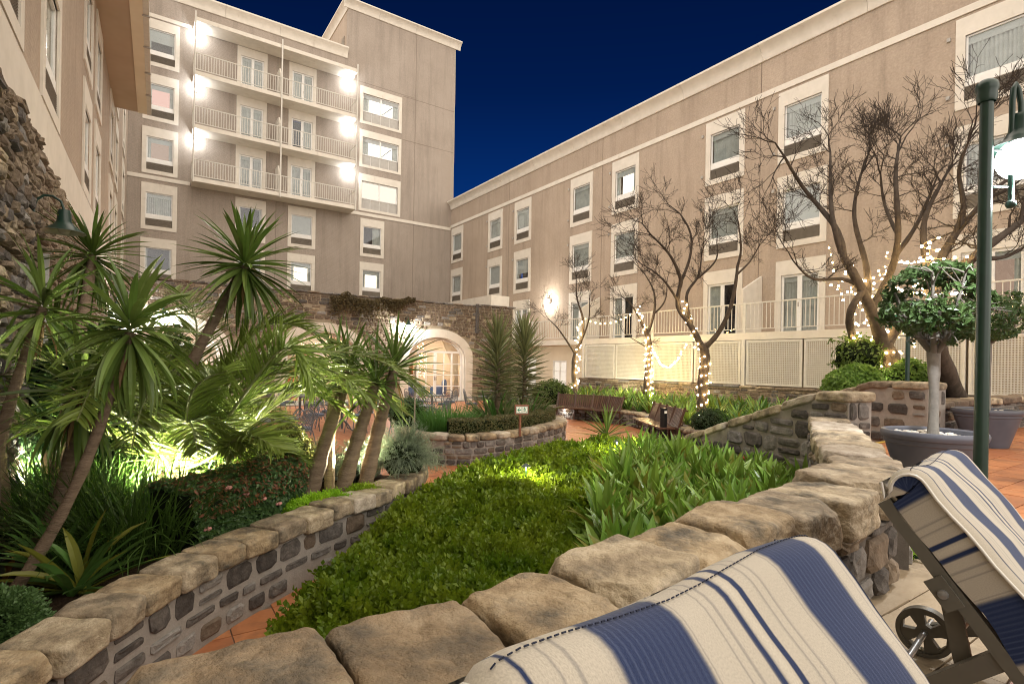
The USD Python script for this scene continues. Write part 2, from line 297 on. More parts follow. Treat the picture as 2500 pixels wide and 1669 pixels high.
for u, _ in cols[1:]:
    for z in (10.9, 8.0, 9.3):
        part(rw, 'wall_bracket', FR(bx(u + 1.78, u + 1.86, 0.002, 0.05, z, z + 0.1)), W['panel'])
for (y, zt) in ((10.93, 5.16), (19.2, 5.16), (2.9, 5.16)):
    v = np.array([[0.01, 0], [1.15, 0], [1.15, 1.55], [0.01, 2.12]]) + [0, 3.0]
    part(rw, 'privacy_screen', FR(xf(extr(v, y - 0.04, y + 0.04), (0, 0, 0.01))), W['white'])
part(rw, 'parapet_block', bx(16.9, 18.19, 27.0, 34.6, 0.0, 5.88), W['white'])

# ---- back wing and tower (facade y = 34.7, facing -y)
FB = Frame((0, 34.7, 0), (1, 0, 0), (0, -1, 0))
bw = thing('hotel_tower', 'tall tan hotel block with lit white balconies and a stepped tower', 'building')
cuts = []
for zt, how in ((19.85, 'blind'), (16.95, 'pink'), (14.1, 'dim'), (11.13, 'curtain'), (8.21, 'night')): cuts.append(window(bw, FB, -0.19, 1.62, zt, how))
for u, zt, how in ((4.27, 11.16, 'night'), (4.27, 8.25, 'curtain'), (7.13, 11.18, 'blind'), (7.13, 8.32, 'lit'), (11.57, 11.16, 'half'), (11.57, 8.32, 'lit')): cuts.append(window(bw, FB, u, 1.62, zt, how))
def wide_window(u0, ztop, how):
    w, h = 2.87, 2.42; z0 = ztop - h; a, b, c, d = u0 + 0.19, u0 + w - 0.2, z0 + 0.17, ztop - 0.45
    p = part(bw, 'window', FB(sheet(Polygon([(u0, z0), (u0 + w, z0), (u0 + w, ztop), (u0, ztop)], [[(a, c), (b, c), (b, d), (a, d)]]), -0.02, 0.035)), W['white'])
    zs = c + 0.66; m = (a + b) / 2
    for k in range(4):
        q = (b - a) / 4; part(p, 'lower_panel', FB(bx(a + k * q + 0.02, a + (k + 1) * q - 0.02, -0.1, -0.08, c + 0.02, zs - 0.02)), W['panel'])
    part(p, 'sash', FB(cat([frame_of(a, m, zs, d, 0.05, -0.12, -0.06), frame_of(m + 0.002, b, zs, d, 0.05, -0.119, -0.059), bx(a, b, -0.12, -0.102, c, zs)])), W['trim'])
    for s0, s1 in ((a + 0.05, m - 0.05), (m + 0.052, b - 0.05)): part(p, 'pane', FB(bx(s0, s1, -0.1, -0.095, zs + 0.05, d - 0.05)), W['glass'])
    inner(p, FB, a, b, zs, d, how)
    if how == 'litw':
        v = np.array([[m - 0.1, -0.5, zs], [m + 0.0, -0.5, zs], [b - 0.25, -0.5, d - 0.2], [b - 0.35, -0.5, d - 0.2]]); part(p, 'blind_rod', FB((v, np.array([[0, 1, 2], [0, 2, 3]]))), W['curtain'])
    return sbox(a, c, b, d)
for zt, how in ((19.75, 'litw'), (16.92, 'litw'), (14.06, 'litc')): cuts.append(wide_window(11.43, zt, how))
for i, (zt, zf) in enumerate(((19.85, 17.21), (17.0, 14.36), (14.15, 11.53))):
    cuts.append(door(bw, FB, 4.25, 1.6, zt, zf, 'curtain')); cuts.append(door(bw, FB, 7.06, 1.6, zt, zf, 'half' if i == 1 else 'curtain'))
shape = unary_union([sbox(-1.4, 0, 10.59, 21.7), sbox(10.585, 0, 18.36, 24.9)]).difference(unary_union(cuts))
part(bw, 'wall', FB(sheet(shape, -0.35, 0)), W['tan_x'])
part(bw, 'string_course', FB(bx(-0.9, 2.02, 0.002, 0.04, 11.33, 11.53)), W['white']); part(bw, 'string_course', FB(bx(10.9, 18.15, 0.002, 0.04, 11.33, 11.53)), W['white'])
part(bw, 'string_course', FB(bx(-0.9, 2.02, 0.002, 0.04, 19.93, 20.13)), W['white'])
for x0, x1 in ((-1.4, 3.6), (3.61, 6.5), (6.51, 10.55)): part(bw, 'cornice', FB(xf(extr(cornice(0, 0.32, 0.6), x0, x1), (0, 0, 21.18))), W['white'], smooth=35)
for x0, x1 in ((10.3, 12.6), (12.61, 15.2), (15.21, 18.7)): part(bw, 'cornice', FB(xf(extr(cornice(0, 0.36, 0.52), x0, x1), (0, 0, 24.42))), W['white'], smooth=35)
FT = Frame((10.585, 34.7, 0), (0, 1, 0), (-1, 0, 0))
part(bw, 'tower_side', FT(sheet(sbox(0.352, 20, 9, 24.9), -0.3, 0)), W['tan_y'])
part(bw, 'cornice', FT(xf(extr(cornice(0, 0.34, 0.52), 0.0, 9), (0, 0, 24.42))), W['white'], smooth=35)
part(bw, 'tower_vent', FT(cat([bx(0.75, 0.8 + 0.06 * k + 0.03, 0.005, 0.05, 22.6, 22.6 + 0.02) for k in range(1)] + [bx(0.75 + 0.12 * k, 0.8 + 0.12 * k, 0.005, 0.05, 22.2, 23.0) for k in range(5)])), W['grille'])
part(bw, 'roof', bx(-1.4, 18.3, 35.06, 44, 21.2, 21.4), W['soffit']); part(bw, 'tower_roof', bx(10.6, 18.3, 35.06, 44, 24.6, 24.8), W['soffit']); part(bw, 'tower_flank', bx(18.0, 18.34, 35.06, 44, 0, 24.6), W['tan_y'])
for x, z0, z1 in ((15.3, 0, 24.4), (6.45, 0, 11.3)): part(bw, 'movement_joint', FB(bx(x - 0.012, x + 0.012, 0.001, 0.006, z0, z1)), W['joint'])
for z in (19.9, 16.95): part(bw, 'movement_joint', FB(bx(14.4, 18.3, 0.001, 0.005, z - 0.012, z + 0.012)), W['joint'])
part(bw, 'movement_joint', FB(bx(10.95, 15.2, 0.001, 0.005, 19.98, 20.0)), W['joint'])
# balconies
for z in (11.53, 14.36, 17.21):
    s = part(bw, 'balcony', FB(cat([bx(2.05, 10.87, 0.003, 1.2, z - 0.22, z)])), W['white'])
    part(s, 'handrail', FB(cat([bx(2.08, 10.84, 1.13, 1.17, z + 0.96, z + 1.0), bx(2.08, 10.84, 1.135, 1.165, z + 0.1, z + 0.13), bx(2.06, 2.1, 0.01, 1.17, z + 0.96, z + 1.0), bx(10.82, 10.86, 0.01, 1.17, z + 0.96, z + 1.0)])), W['rail'])
    for x in np.arange(2.2, 10.8, 0.13): part(s, 'baluster', FB(bx(x - 0.011, x + 0.011, 1.14, 1.162, z + 0.125, z + 0.965)), W['rail'])
    for y in (0.25, 0.5, 0.75, 1.0):
        for x in (2.08, 10.84): part(s, 'baluster', FB(bx(x - 0.01, x + 0.01, y - 0.01, y + 0.01, z + 0.004, z + 0.965)), W['rail'])
    v = np.array([[0.01, z], [1.1, z], [1.1, z + 1.2], [0.8, z + 1.65], [0.01, z + 1.65]]); part(s, 'partition', FB(xf(extr(v, 6.36, 6.44), (0, 0, 0.004))), W['white'])
    for x in (3.0, 9.0): part(s, 'air_vent', FB(louvres(x, x + 0.7, z + 0.12, z + 0.42, 0.07, 0.07)), W['panel'])
part(bw, 'balcony_roof', FB(cat([bx(2.05, 10.87, 0.042, 1.2, 19.87, 20.08)])), W['white'])
for x in (2.08, 6.43, 10.84): part(bw, 'balcony_post', FB(tube([(x, 1.245, 11.25), (x, 1.245, 20.35)], 0.04, 10)), W['rail'])

# ---- left wing (facade almost parallel to the right one, facing +x)
al = math.radians(1.05); FL = Frame((-1.30 - 8 * math.tan(al), 0, 0), (math.sin(al), math.cos(al), 0), (math.cos(al), -math.sin(al), 0))
lw = thing('hotel_annex', 'hotel wing seen edge on, deep eaves over tan wall above the rough stone', 'building')
cuts = []
for u, a, b in ((7.2, 'blind', 'blind'), (10.15, 'blind', 'lamp'), (15.2, 'blind', 'curtain'), (17.75, 'curtain', 'blind'), (22.7, 'blind', 'curtain'), (25.3, 'curtain', 'blind'), (30.2, 'blind', 'blind')):
    cuts.append(window(lw, FL, u, 1.66, 10.88, a)); cuts.append(window(lw, FL, u, 1.66, 8.03, b))
for u in (25.3, 30.2):
    for z in (13.8, 16.7, 19.6): cuts.append(window(lw, FL, u, 1.66, z, 'blind'))
part(lw, 'wall', FL(sheet(unary_union([sbox(-4, 5.55, 24.6, 11.2), sbox(24.6, 5.55, 34.66, 21.6)]).difference(unary_union(cuts)), -0.35, 0)), W['tan_y'])
part(lw, 'plinth_wall', FL(sheet(sbox(-4, 0, 34.66, 5.545), -0.35, 0.02)), W['white'])
part(lw, 'eaves_soffit', FL(bx(-4, 24.6, 0.002, 1.0, 10.98, 11.1)), W['soffit'])
part(lw, 'soffit_border', FL(bx(-4, 24.59, 0.72, 1.0, 10.96, 10.977)), W['cream'])
part(lw, 'gutter', FL(cat([bx(-4, 24.62, 1.002, 1.14, 10.98, 11.2), bx(-4, 24.62, 1.02, 1.10, 11.2, 11.5)])), W['rail'])
for k in range(14): part(lw, 'gutter_bracket', FL(bx(k * 1.75, k * 1.75 + 0.05, 0.98, 1.16, 10.94, 10.976)), W['panel'])
part(lw, 'roof', FL(bx(-4, 24.6, -6, 1.0, 11.5, 11.6)), W['soffit'])

# balcony wall lamps
first = None
for i, (x, z, w_) in enumerate(((2.22, 19.5, 'top left'), (2.2, 16.65, 'middle left'), (2.2, 13.8, 'bottom left'), (10.62, 19.5, 'top right'), (10.65, 16.65, 'middle right'), (10.7, 13.8, 'bottom right'))):
    t = thing('balcony_lamp', f'lit white bulkhead lamp at the {w_.split()[1]} end of the {w_.split()[0]} balcony', 'wall lamp', (x, 34.7, z), group='balcony lamps')
    part(t, 'base', xf(lathe([(0.0, 0), (0.12, 0), (0.12, 0.04), (0, 0.04)], 16), (0, -0.002, 0), rx=math.pi / 2), W['trim'])
    part(t, 'globe', ico(0.085, (0, -0.13, 0), 2), W['lamp_on'], smooth=True)
    sphere_light(t, (0, -0.48, 0.08), 0.05, 15, (0.90, 0.95, 1.0))

# ================================================================== STONEWORK
def smat(name, c1, c2, c3, rnd=0.3, scale=14.0, bump=0.75, bs=30.0, dirt=None, bd=0.02): return mat(name, c1, c2, scale, 0.78, bump, bs, 0.25, rnd, c3, bdist=bd, dirt=dirt, detail=9.0)
W['st_dark'] = smat('stone_dark', (0.060, 0.054, 0.050), (0.105, 0.094, 0.086), (0.17, 0.15, 0.135), 0.35)
W['st_brown'] = smat('stone_brown', (0.10, 0.075, 0.055), (0.17, 0.13, 0.095), (0.25, 0.195, 0.145), 0.35)
W['st_grey'] = smat('stone_grey', (0.14, 0.132, 0.125), (0.21, 0.195, 0.18), (0.30, 0.28, 0.26), 0.3)
W['st_sand'] = smat('stone_sand', (0.17, 0.13, 0.09), (0.36, 0.29, 0.20), (0.54, 0.46, 0.345), 0.22, 7.0, 0.9, 20.0, bd=0.03, dirt=((0.10, 0.088, 0.068), 5.0, 0.47, 0.68))
W['st_honey'] = smat('stone_honey', (0.165, 0.12, 0.075), (0.35, 0.265, 0.165), (0.52, 0.425, 0.295), 0.2, 7.0, 0.95, 18.0, bd=0.03, dirt=((0.095, 0.085, 0.068), 4.5, 0.46, 0.66))
W['st_pale'] = smat('stone_pale', (0.25, 0.205, 0.155), (0.44, 0.38, 0.305), (0.58, 0.52, 0.44), 0.15, 7.0, 0.95, 22.0, bd=0.03, dirt=((0.22, 0.17, 0.12), 6.0, 0.52, 0.72))
W['mortar'] = mat('mortar', (0.27, 0.245, 0.22), (0.35, 0.32, 0.285), 12, 0.85, 0.5, 70)
W['mortar_warm'] = mat('mortar_warm', (0.26, 0.215, 0.155), (0.34, 0.285, 0.21), 9, 0.85, 0.6, 40)

class Path:
    def __init__(s, pts, closed=False, smooth=True, step=0.05):
        p = np.asarray(pts, float)
        if closed: p = np.vstack([p, p[:1]])
        if smooth and len(p) > 2:
            from scipy.interpolate import CubicSpline
            t = np.concatenate([[0], np.cumsum(np.linalg.norm(np.diff(p, axis=0), axis=1))])
            cs = CubicSpline(t, p, bc_type='periodic' if closed else 'natural'); p = cs(np.linspace(0, t[-1], max(8, int(t[-1] / step))))
        s.p = p; s.t = np.concatenate([[0], np.cumsum(np.linalg.norm(np.diff(p, axis=0), axis=1))]); s.L = s.t[-1]
        d = np.gradient(p, axis=0); d /= np.linalg.norm(d, axis=1, keepdims=True); s.d = d
    def at(s, u):
        u = np.clip(u, 0, s.L); P = np.stack([np.interp(u, s.t, s.p[:, k]) for k in (0, 1)], -1); D = np.stack([np.interp(u, s.t, s.d[:, k]) for k in (0, 1)], -1)
        D = D / np.linalg.norm(D, axis=-1, keepdims=True); return P, np.stack([D[..., 1], -D[..., 0]], -1)   # normal: right hand side
    def w(s, m):
        """mesh in (s, n, z) to the world; n to the right of the path"""
        v = np.asarray(m[0]); P, N = s.at(v[:, 0]); Q = P + N * v[:, 1:2]
        over = v[:, 0] - np.clip(v[:, 0], 0, s.L); D = np.stack([-N[:, 1], N[:, 0]], -1)
        return np.column_stack([Q + D * over[:, None], v[:, 2]]), m[1]
    def poly(s, n=0.0):
        P, N = s.at(s.t); return P + N * n
    def ribbon(s, n0, n1, z0, z1, m=None):
        m = m or max(2, int(s.L / 0.2)); u = np.linspace(0, s.L, m + 1)
        zt = z1(u) if callable(z1) else np.full(m + 1, z1); zb = np.full(m + 1, z0)
        rows = [np.column_stack([u, np.full(m + 1, n), z]) for n, z in ((n0, zb), (n1, zb), (n1, zt), (n0, zt))]
        v = np.vstack(rows); K = m + 1; j = np.arange(m); q = [np.stack([a * K + j, a * K + j + 1, b * K + j + 1, b * K + j], 1) for a, b in ((0, 1), (1, 2), (2, 3), (3, 0))]
        f = np.vstack([tri(np.vstack(q)), tri(np.array([[0, K, 2 * K, 3 * K], [m, 3 * K + m, 2 * K + m, K + m]]))]); return s.w((v, f))
def stone_piece(u0, u1, z0, z1, proud, r):
    """rough faced stone: outline with knocked-off corners, three rings and a crown, in (s, n, z)"""
    w, h = u1 - u0, z1 - z0; cu, cz = (u0 + u1) / 2, (z0 + z1) / 2; c = [r.uniform(0.12, 0.34) for _ in range(8)]; m = min(w, h)
    o = np.array([[-w / 2 + c[0] * m, -h / 2], [w / 2 - c[1] * m, -h / 2], [w / 2, -h / 2 + c[2] * m], [w / 2, h / 2 - c[3] * m], [w / 2 - c[4] * m, h / 2], [-w / 2 + c[5] * m, h / 2], [-w / 2, h / 2 - c[6] * m], [-w / 2, -h / 2 + c[7] * m]])
    o += np.array([[r.uniform(-1, 1), r.uniform(-1, 1)] for _ in range(8)]) * 0.05 * m
    tx, tz = r.uniform(-0.3, 0.3), r.uniform(-0.3, 0.3); rings = []
    for k, (s_, n_) in enumerate(((1.0, -0.03), (0.97, 0.45 * proud), (0.72, proud))):
        q = o * s_; n = n_ + (k > 0) * proud * (tx * q[:, 0] / w + tz * q[:, 1] / h) + (k > 0) * np.array([r.uniform(-0.25, 0.25) for _ in range(8)]) * proud
        rings.append(np.column_stack([cu + q[:, 0], n, cz + q[:, 1]]))
    v = np.vstack(rings + [[[cu, proud * r.uniform(0.9, 1.3), cz]]]); j = np.arange(8); jn = (j + 1) % 8
    f = np.vstack([tri(np.stack([a * 8 + j, a * 8 + jn, a * 8 + 8 + jn, a * 8 + 8 + j], 1)) for a in (0, 1)] + [np.stack([16 + j, 16 + jn, np.full(8, 24)], 1)]); return v, f
def courses(L, z0, ztop, hr, lr, gap, r, s0=0.0):
    """random rubble brought to courses: (u0, u1, z0, z1); ztop may vary along the wall; now and then two low stones stand beside a tall one"""
    out = []; z = z0; top = ztop if callable(ztop) else (lambda u: ztop); zmax = max(top(u) for u in np.linspace(s0, L, 40))
    while z < zmax - 0.03:
        h = r.uniform(*hr); h = min(h, zmax - z) if zmax - z - h > 0.05 else zmax - z; u = s0 - r.uniform(0, lr[0])
        while u < L:
            l = r.uniform(*lr); a, b = max(u, s0) + gap / 2, min(u + l, L) - gap / 2; lim = min(top(a), top(b))
            if b - a > 0.05 and z + 0.05 < lim:
                zt = min(z + h, lim) - gap / 2
                if h > 0.13 and r.random() < 0.22:
                    zm = z + h * r.uniform(0.4, 0.6)
                    if zt - zm > 0.05: out += [(a, b, z + gap / 2, zm - gap / 2), (a, b, zm + gap / 2, zt)]
                else: out.append((a, b + 0, z + gap / 2 + r.uniform(-.2, .2) * gap, zt))
            u += l
        z += h
    return [q for q in out if q[1] - q[0] > 0.03 and q[3] - q[2] > 0.025]
def in_view(P, m=0.06):
    d = np.asarray(P) - CAMP; z = d @ fw
    if z < 0.2: return False
    x = (d @ R_) / z * 1319 + 1250; y = 886.6 - (d @ U_) / z * 1319
    return -2500 * m < x < 2500 * (1 + m) and -1669 * m < y < 1669 * (1 + m)
def lay(parent, path, stones, proud, mats, r, name='stone', limit=300, skip=None, side=1):
    """every stone its own mesh, the 300 that show largest; the rest joined"""
    items = []
    for q in stones:
        P, N = path.at(np.array([(q[0] + q[1]) / 2])); c = np.array([*P[0], (q[2] + q[3]) / 2])
        if skip is not None and skip(q): continue
        face = abs((CAMP - c)[:2] @ N[0]) / np.linalg.norm(CAMP - c)
        items.append(((q[1] - q[0]) * (q[3] - q[2]) * face / np.linalg.norm(CAMP - c) ** 2 * (1 if in_view(c) else 1e-4), q))
    items.sort(key=lambda x: -x[0]); rest = []
    for i, (a, q) in enumerate(items):
        m = stone_piece(*q, r.uniform(*proud), r); m[0][:, 1] *= side; m = path.w(m)
        if i < limit and (a > 2e-7 * 1): part(parent, name, m, r.choices([k for k, _ in mats], [w for _, w in mats])[0])
        else: rest.append(m)
    if rest: part(parent, 'small_stones', cat(rest), mats[0][0], kind='stuff')
def boulder(L, Wd, Hh, r, k=9, pw=7.0, amp=0.03, fr=3.0, seed=0, chips=5):
    """rounded rough block centred at the origin, top near z = 0"""
    lin = np.linspace(-1, 1, k + 1); fs, vs, n = [], [], 0
    for ax in range(3):
        for sg in (-1, 1):
            a, b = np.meshgrid(lin, lin, indexing='ij'); c = np.full_like(a, sg); g = [None] * 3; g[ax] = c; g[(ax + 1) % 3] = a; g[(ax + 2) % 3] = b
            v = np.stack(g, -1).reshape(-1, 3); j, i = np.meshgrid(np.arange(k), np.arange(k)); q = np.stack([i * (k + 1) + j, (i + 1) * (k + 1) + j, (i + 1) * (k + 1) + j + 1, i * (k + 1) + j + 1], -1).reshape(-1, 4)
            if sg < 0: q = q[:, ::-1]
            vs.append(v); fs.append(q + n); n += len(v)
    v = np.vstack(vs); f = tri(np.vstack(fs)); mm = np.abs(v).max(1, keepdims=True); s_ = mm / (np.abs(v) ** pw).sum(1, keepdims=True) ** (1 / pw); v = v * s_
    nrm = v / np.linalg.norm(v, axis=1, keepdims=True); v = v * np.array([L / 2, Wd / 2, Hh / 2])
    o = np.array([r.uniform(0, 50) for _ in range(3)])
    for _ in range(chips):                       # knocked-off corners
        pn = r.uniform(0, 6.28); pv = np.array([math.cos(pn), math.sin(pn) * 1.0, r.uniform(0.25, 1.3)]); pv /= np.linalg.norm(pv); h = v @ pv; lim = h.max() * r.uniform(0.84, 0.96); ov = h > lim; v[ov] -= pv * (h[ov] - lim)[:, None] * 0.9
    d = (meshkit.fbm(v * fr * 3 + o, 4, seed) - 0.5) * 2 * amp + (np.abs(meshkit.fbm(v * 9 + o + 9, 3, seed) - 0.5)) * -amp * 0.9 + (meshkit.fbm(v * np.array([18, 18, 40]) + o, 4, seed + 3) - 0.5) * 0.55 * amp
    v = v + nrm * d[:, None]; v[:, 2] -= Hh / 2
    t = trimesh.Trimesh(v, f, process=True, merge_norm=True); t.merge_vertices(digits_vertex=5); return np.array(t.vertices), np.array(t.faces)
def cope(parent, path, bounds, n0, n1, ztop, th, mats, r, k=9, chips=1, amp=0.02, pw=7.0, fr=3.0, name='coping_stone', gap=0.012, jz=0.012, slope=None):
    for i, (a, b) in enumerate(zip(bounds[:-1], bounds[1:])):
        w = n1 - n0; v, f = boulder(b - a - gap, w * r.uniform(0.95, 1.06), th * r.uniform(0.92, 1.1), r, k, pw, amp, fr, seed=i, chips=chips)
        c = (a + b) / 2; z = (ztop(c + v[:, 0]) if callable(ztop) else ztop) + r.uniform(-jz, jz)
        tl = r.uniform(-0.03, 0.03)
        part(parent, name, path.w((np.column_stack([c + v[:, 0], (n0 + n1) / 2 + v[:, 1] + r.uniform(-0.012, 0.012), z + v[:, 2] + tl * v[:, 0]]), f)), r.choices([m for m, _ in mats], [x for _, x in mats])[0], smooth=True)

# ---- ground and paving
part('/World', 'ground', bx(-60, 60, -60, 90, -0.5, -0.03), mat('earth', (0.05, 0.04, 0.03), (0.08, 0.062, 0.045), 2), kind='structure')
W['grout'] = mat('grout', (0.16, 0.115, 0.085), (0.21, 0.155, 0.115), 6, 0.85)
W['terracotta'] = mat('terracotta', (0.30, 0.105, 0.042), (0.42, 0.165, 0.07), 5, 0.42, 0.12, 30, 0.4, 0.16, (0.36, 0.14, 0.06), dirt=((0.17, 0.085, 0.05), 2.2, 0.5, 0.8))
W['paver'] = mat('paver_stone', (0.34, 0.265, 0.175), (0.44, 0.355, 0.25), 4, 0.6, 0.35, 24, 0.3, 0.12, dirt=((0.20, 0.155, 0.10), 3.0, 0.5, 0.8), stretch=(1, 2.5, 1))
W['soil'] = mat('soil', (0.030, 0.020, 0.013), (0.075, 0.05, 0.03), 22, 0.95, 0.9, 60, 0.1, bdist=0.03)

LB = [(-0.62, 2.55), (-0.40, 2.98), (-0.13, 3.40), (0.12, 3.73), (0.37, 4.02), (0.72, 4.33), (1.10, 4.62), (1.50, 4.88), (1.96, 5.16), (2.40, 5.50), (2.80, 5.95), (2.95, 6.35)]
LBack = [(2.55, 6.75), (1.75, 6.95), (0.95, 7.5), (0.1, 8.4), (-0.7, 9.4), (-0.98, 9.8)]
CP = [(4.20, 9.35), (4.48, 8.82), (5.0, 8.50), (5.9, 8.62), (6.95, 9.0), (7.8, 9.45), (8.45, 10.05), (8.80, 10.9), (8.5, 11.9), (7.4, 12.4), (6.0, 12.0), (4.8, 11.0), (4.22, 10.1)]
RP = [(11.2, 15.6), (11.55, 14.7), (11.9, 14.05), (12.35, 13.2), (12.42, 12.3), (12.30, 11.5), (11.75, 10.4), (11.0, 9.25), (10.4, 8.2), (9.9, 7.2)]
FG1 = [(-0.62, 0.97), (0.0, 0.985), (0.63, 1.0), (0.925, 1.025), (1.29, 1.09), (1.7, 1.15), (2.15, 1.20), (2.7, 1.27), (3.25, 1.345)]
FG2 = [(3.42, 1.36), (4.0, 1.70), (4.63, 2.05), (5.5, 2.52), (6.35, 2.98)]
GC = [(0.3, 1.3), (0.55, 2.6), (0.72, 3.36), (1.0, 3.84), (1.9, 4.88), (3.15, 6.15), (4.9, 6.95), (6.4, 7.35), (7.3, 7.0), (7.35, 6.3), (7.3, 5.8), (6.35, 3.3), (3.3, 1.6)]
left_bed = Polygon(LB + LBack); planter = Polygon(Path(CP, True).p); garden = Polygon(GC); right_bed = Polygon(RP + [(16.3, 5.5), (16.3, 18.6), (12.5, 18.6)])
def paving(parent, name, region, tx, ty, gap, z, th, m, r, rot=0.0, limit=300, rest_name='far_tiles', jitter=0.0015, brickoff=0.0):
    x0, y0, x1, y1 = region.bounds; items = []
    from shapely.prepared import prep
    pr_, inner_ = prep(region), prep(region.buffer(-0.001)); row = 0
    for y in np.arange(y0, y1, ty):
        row += 1
        for x in np.arange(x0 - (row % 2) * tx * brickoff, x1, tx):
            c = sbox(x + gap / 2, y + gap / 2, x + tx - gap / 2, y + ty - gap / 2)
            if not pr_.intersects(c): continue
            ce = np.array([x + tx / 2, y + ty / 2, z])
            if not in_view(ce, 0.25): continue
            if not inner_.contains(c):
                c = c.intersection(region)
                if c.area < 0.1 * tx * ty or c.geom_type != 'Polygon': continue
            items.append((np.linalg.norm(ce - CAMP), c))
    items.sort(key=lambda q: q[0]); rest = []
    for i, (d, c) in enumerate(items):
        zz = z + r.uniform(-jitter, jitter); v, f = prism(c, zz - th, zz); v[:, 2] += (v[:, 0] - v[0, 0]) * r.uniform(-0.004, 0.004)
        if i < limit: part(parent, name, (v, f), m)
        else: rest.append((v, f))
    if rest: part(parent, rest_name, cat(rest), m, kind='stuff')
patio = part('/World', 'patio', bx(-1.1, 17.2, 1.0, 23.0, -0.029, -0.006), W['grout'], kind='structure')
reg = sbox(-1.0, 1.0, 16.9, 22.7).difference(unary_union([left_bed.buffer(-0.05), planter.buffer(-0.1), garden.buffer(-0.05), right_bed.buffer(-0.1)]))
paving(patio, 'tile', reg, 0.305, 0.305, 0.008, 0.004, 0.012, W['terracotta'], rng)
TP = [(-1.5, -3.5), (14.8, -3.5), (14.8, 3.2), (10.3, 3.2), (10.15, 3.62), (7.15, 3.62), (6.55, 2.95), (3.4, 1.25), (-1.5, 0.95)]
terrace = part('/World', 'terrace', prism(Polygon(TP), 0.0, 0.755), W['grout'], kind='structure')
pav = Polygon([(0.2, 0.96), (3.4, 1.30), (6.5, 3.0), (6.62, 2.45), (3.9, 0.86), (3.2, 0.62), (0.2, 0.45)])
paving(terrace, 'paver', pav, 0.52, 0.30, 0.008, 0.768, 0.02, W['paver'], rng, rest_name='far_pavers', brickoff=0.5)
paving(terrace, 'tile', Polygon(TP).difference(pav.buffer(0.01)), 0.30, 0.30, 0.008, 0.766, 0.012, W['terracotta'], rng, limit=300, brickoff=0.5)
stairs = part('/World', 'steps', cat([bx(7.2 + 0.1 * k, 10.1 + 0.1 * k, 3.62 + 0.3 * k, 3.62 + 0.3 * k + 0.32, 0.0, 0.755 - 0.154 * (k + 1)) for k in range(4)]), W['terracotta'], kind='structure')
part(stairs, 'nosing', bx(7.2, 10.1, 3.55, 3.61, 0.772, 0.778), mat('yellow_line', (0.45, 0.30, 0.05)))
for nm, pg, z in (('bed_soil', left_bed.buffer(-0.02), 0.40), ('bed_soil', planter.buffer(-0.02), 0.45), ('bed_soil', garden.buffer(-0.01), 0.26), ('bed_soil', right_bed.buffer(-0.02), 0.38)):
    part('/World', nm, prisms(pg, -0.02, z), W['soil'], kind='structure')
part('/World', 'bed_soil', prism(Polygon([(10.2, 3.4), (10.65, 5.5), (16.3, 5.5), (16.3, 3.4)]), 0.0, 1.2), W['soil'], kind='structure')

DK = [(W['st_dark'], 6), (W['st_brown'], 2.2), (W['st_grey'], 2.2)]
BRN = [(W['st_brown'], 6), (W['st_dark'], 3), (W['st_grey'], 2.2), (W['st_sand'], 0.8)]
SAND = [(W['st_sand'], 5), (W['st_honey'], 3), (W['st_pale'], 1.5)]

# ---- back stone wall with glazed arches
AR = [(0.95, 1.48), (6.21, 1.48), (11.47, 1.48)]
def arch(cx, hw, grow=0.0, spring=2.05, rise=0.98):
    t = np.linspace(0, np.pi, 25); return Polygon([(cx + hw + grow, 0)] + [(cx + (hw + grow) * math.cos(a), spring + (rise + grow) * math.sin(a)) for a in t] + [(cx - hw - grow, 0)])
openings = unary_union([arch(c, h, 0.40) for c, h in AR])
FS = Frame((0, 23.0, 0), (1, 0, 0), (0, -1, 0))
sw = thing('arched_stone_wall', 'brown rubble stone wall with white arched doorways at the back of the patio', 'wall')
part(sw, 'core', FS(sheet(sbox(-1.2, 0, 15.72, 4.6).difference(unary_union([arch(c, h, 0.0) for c, h in AR])), -0.45, 0.0)), W['mortar_warm'])
Pback = Path([(15.72, 23.0), (-1.2, 23.0)], smooth=False)   # n > 0 towards -y? checked by side
sd = 1 if Pback.at(np.array([1.0]))[1][0][1] < 0 else -1
stn = courses(16.9, 0.02, lambda u: 4.66 if u > 2.3 else 4.73, (0.11, 0.2), (0.16, 0.46), 0.022, rng)
from shapely.prepared import prep
po = prep(openings)
lay(sw, Pback, stn, (0.02, 0.05), BRN, rng, skip=lambda q: po.intersects(sbox(15.72 - q[1], q[2], 15.72 - q[0], q[3])), side=sd)
part(sw, 'pilaster', FS(bx(13.5, 13.62, 0.002, 0.16, 3.3, 4.75)), W['st_dark'])
for x in np.arange(-1.2, 15.6, 0.52): part(sw, 'cap_stone', FS(xf(boulder(0.51, 0.56, 0.09, rng, 4, 6, 0.012), (x + 0.26, -0.22, 4.71 if x < 13.4 else 4.78))), rng.choice([W['st_dark'], W['st_brown'], W['st_grey']]), smooth=True)
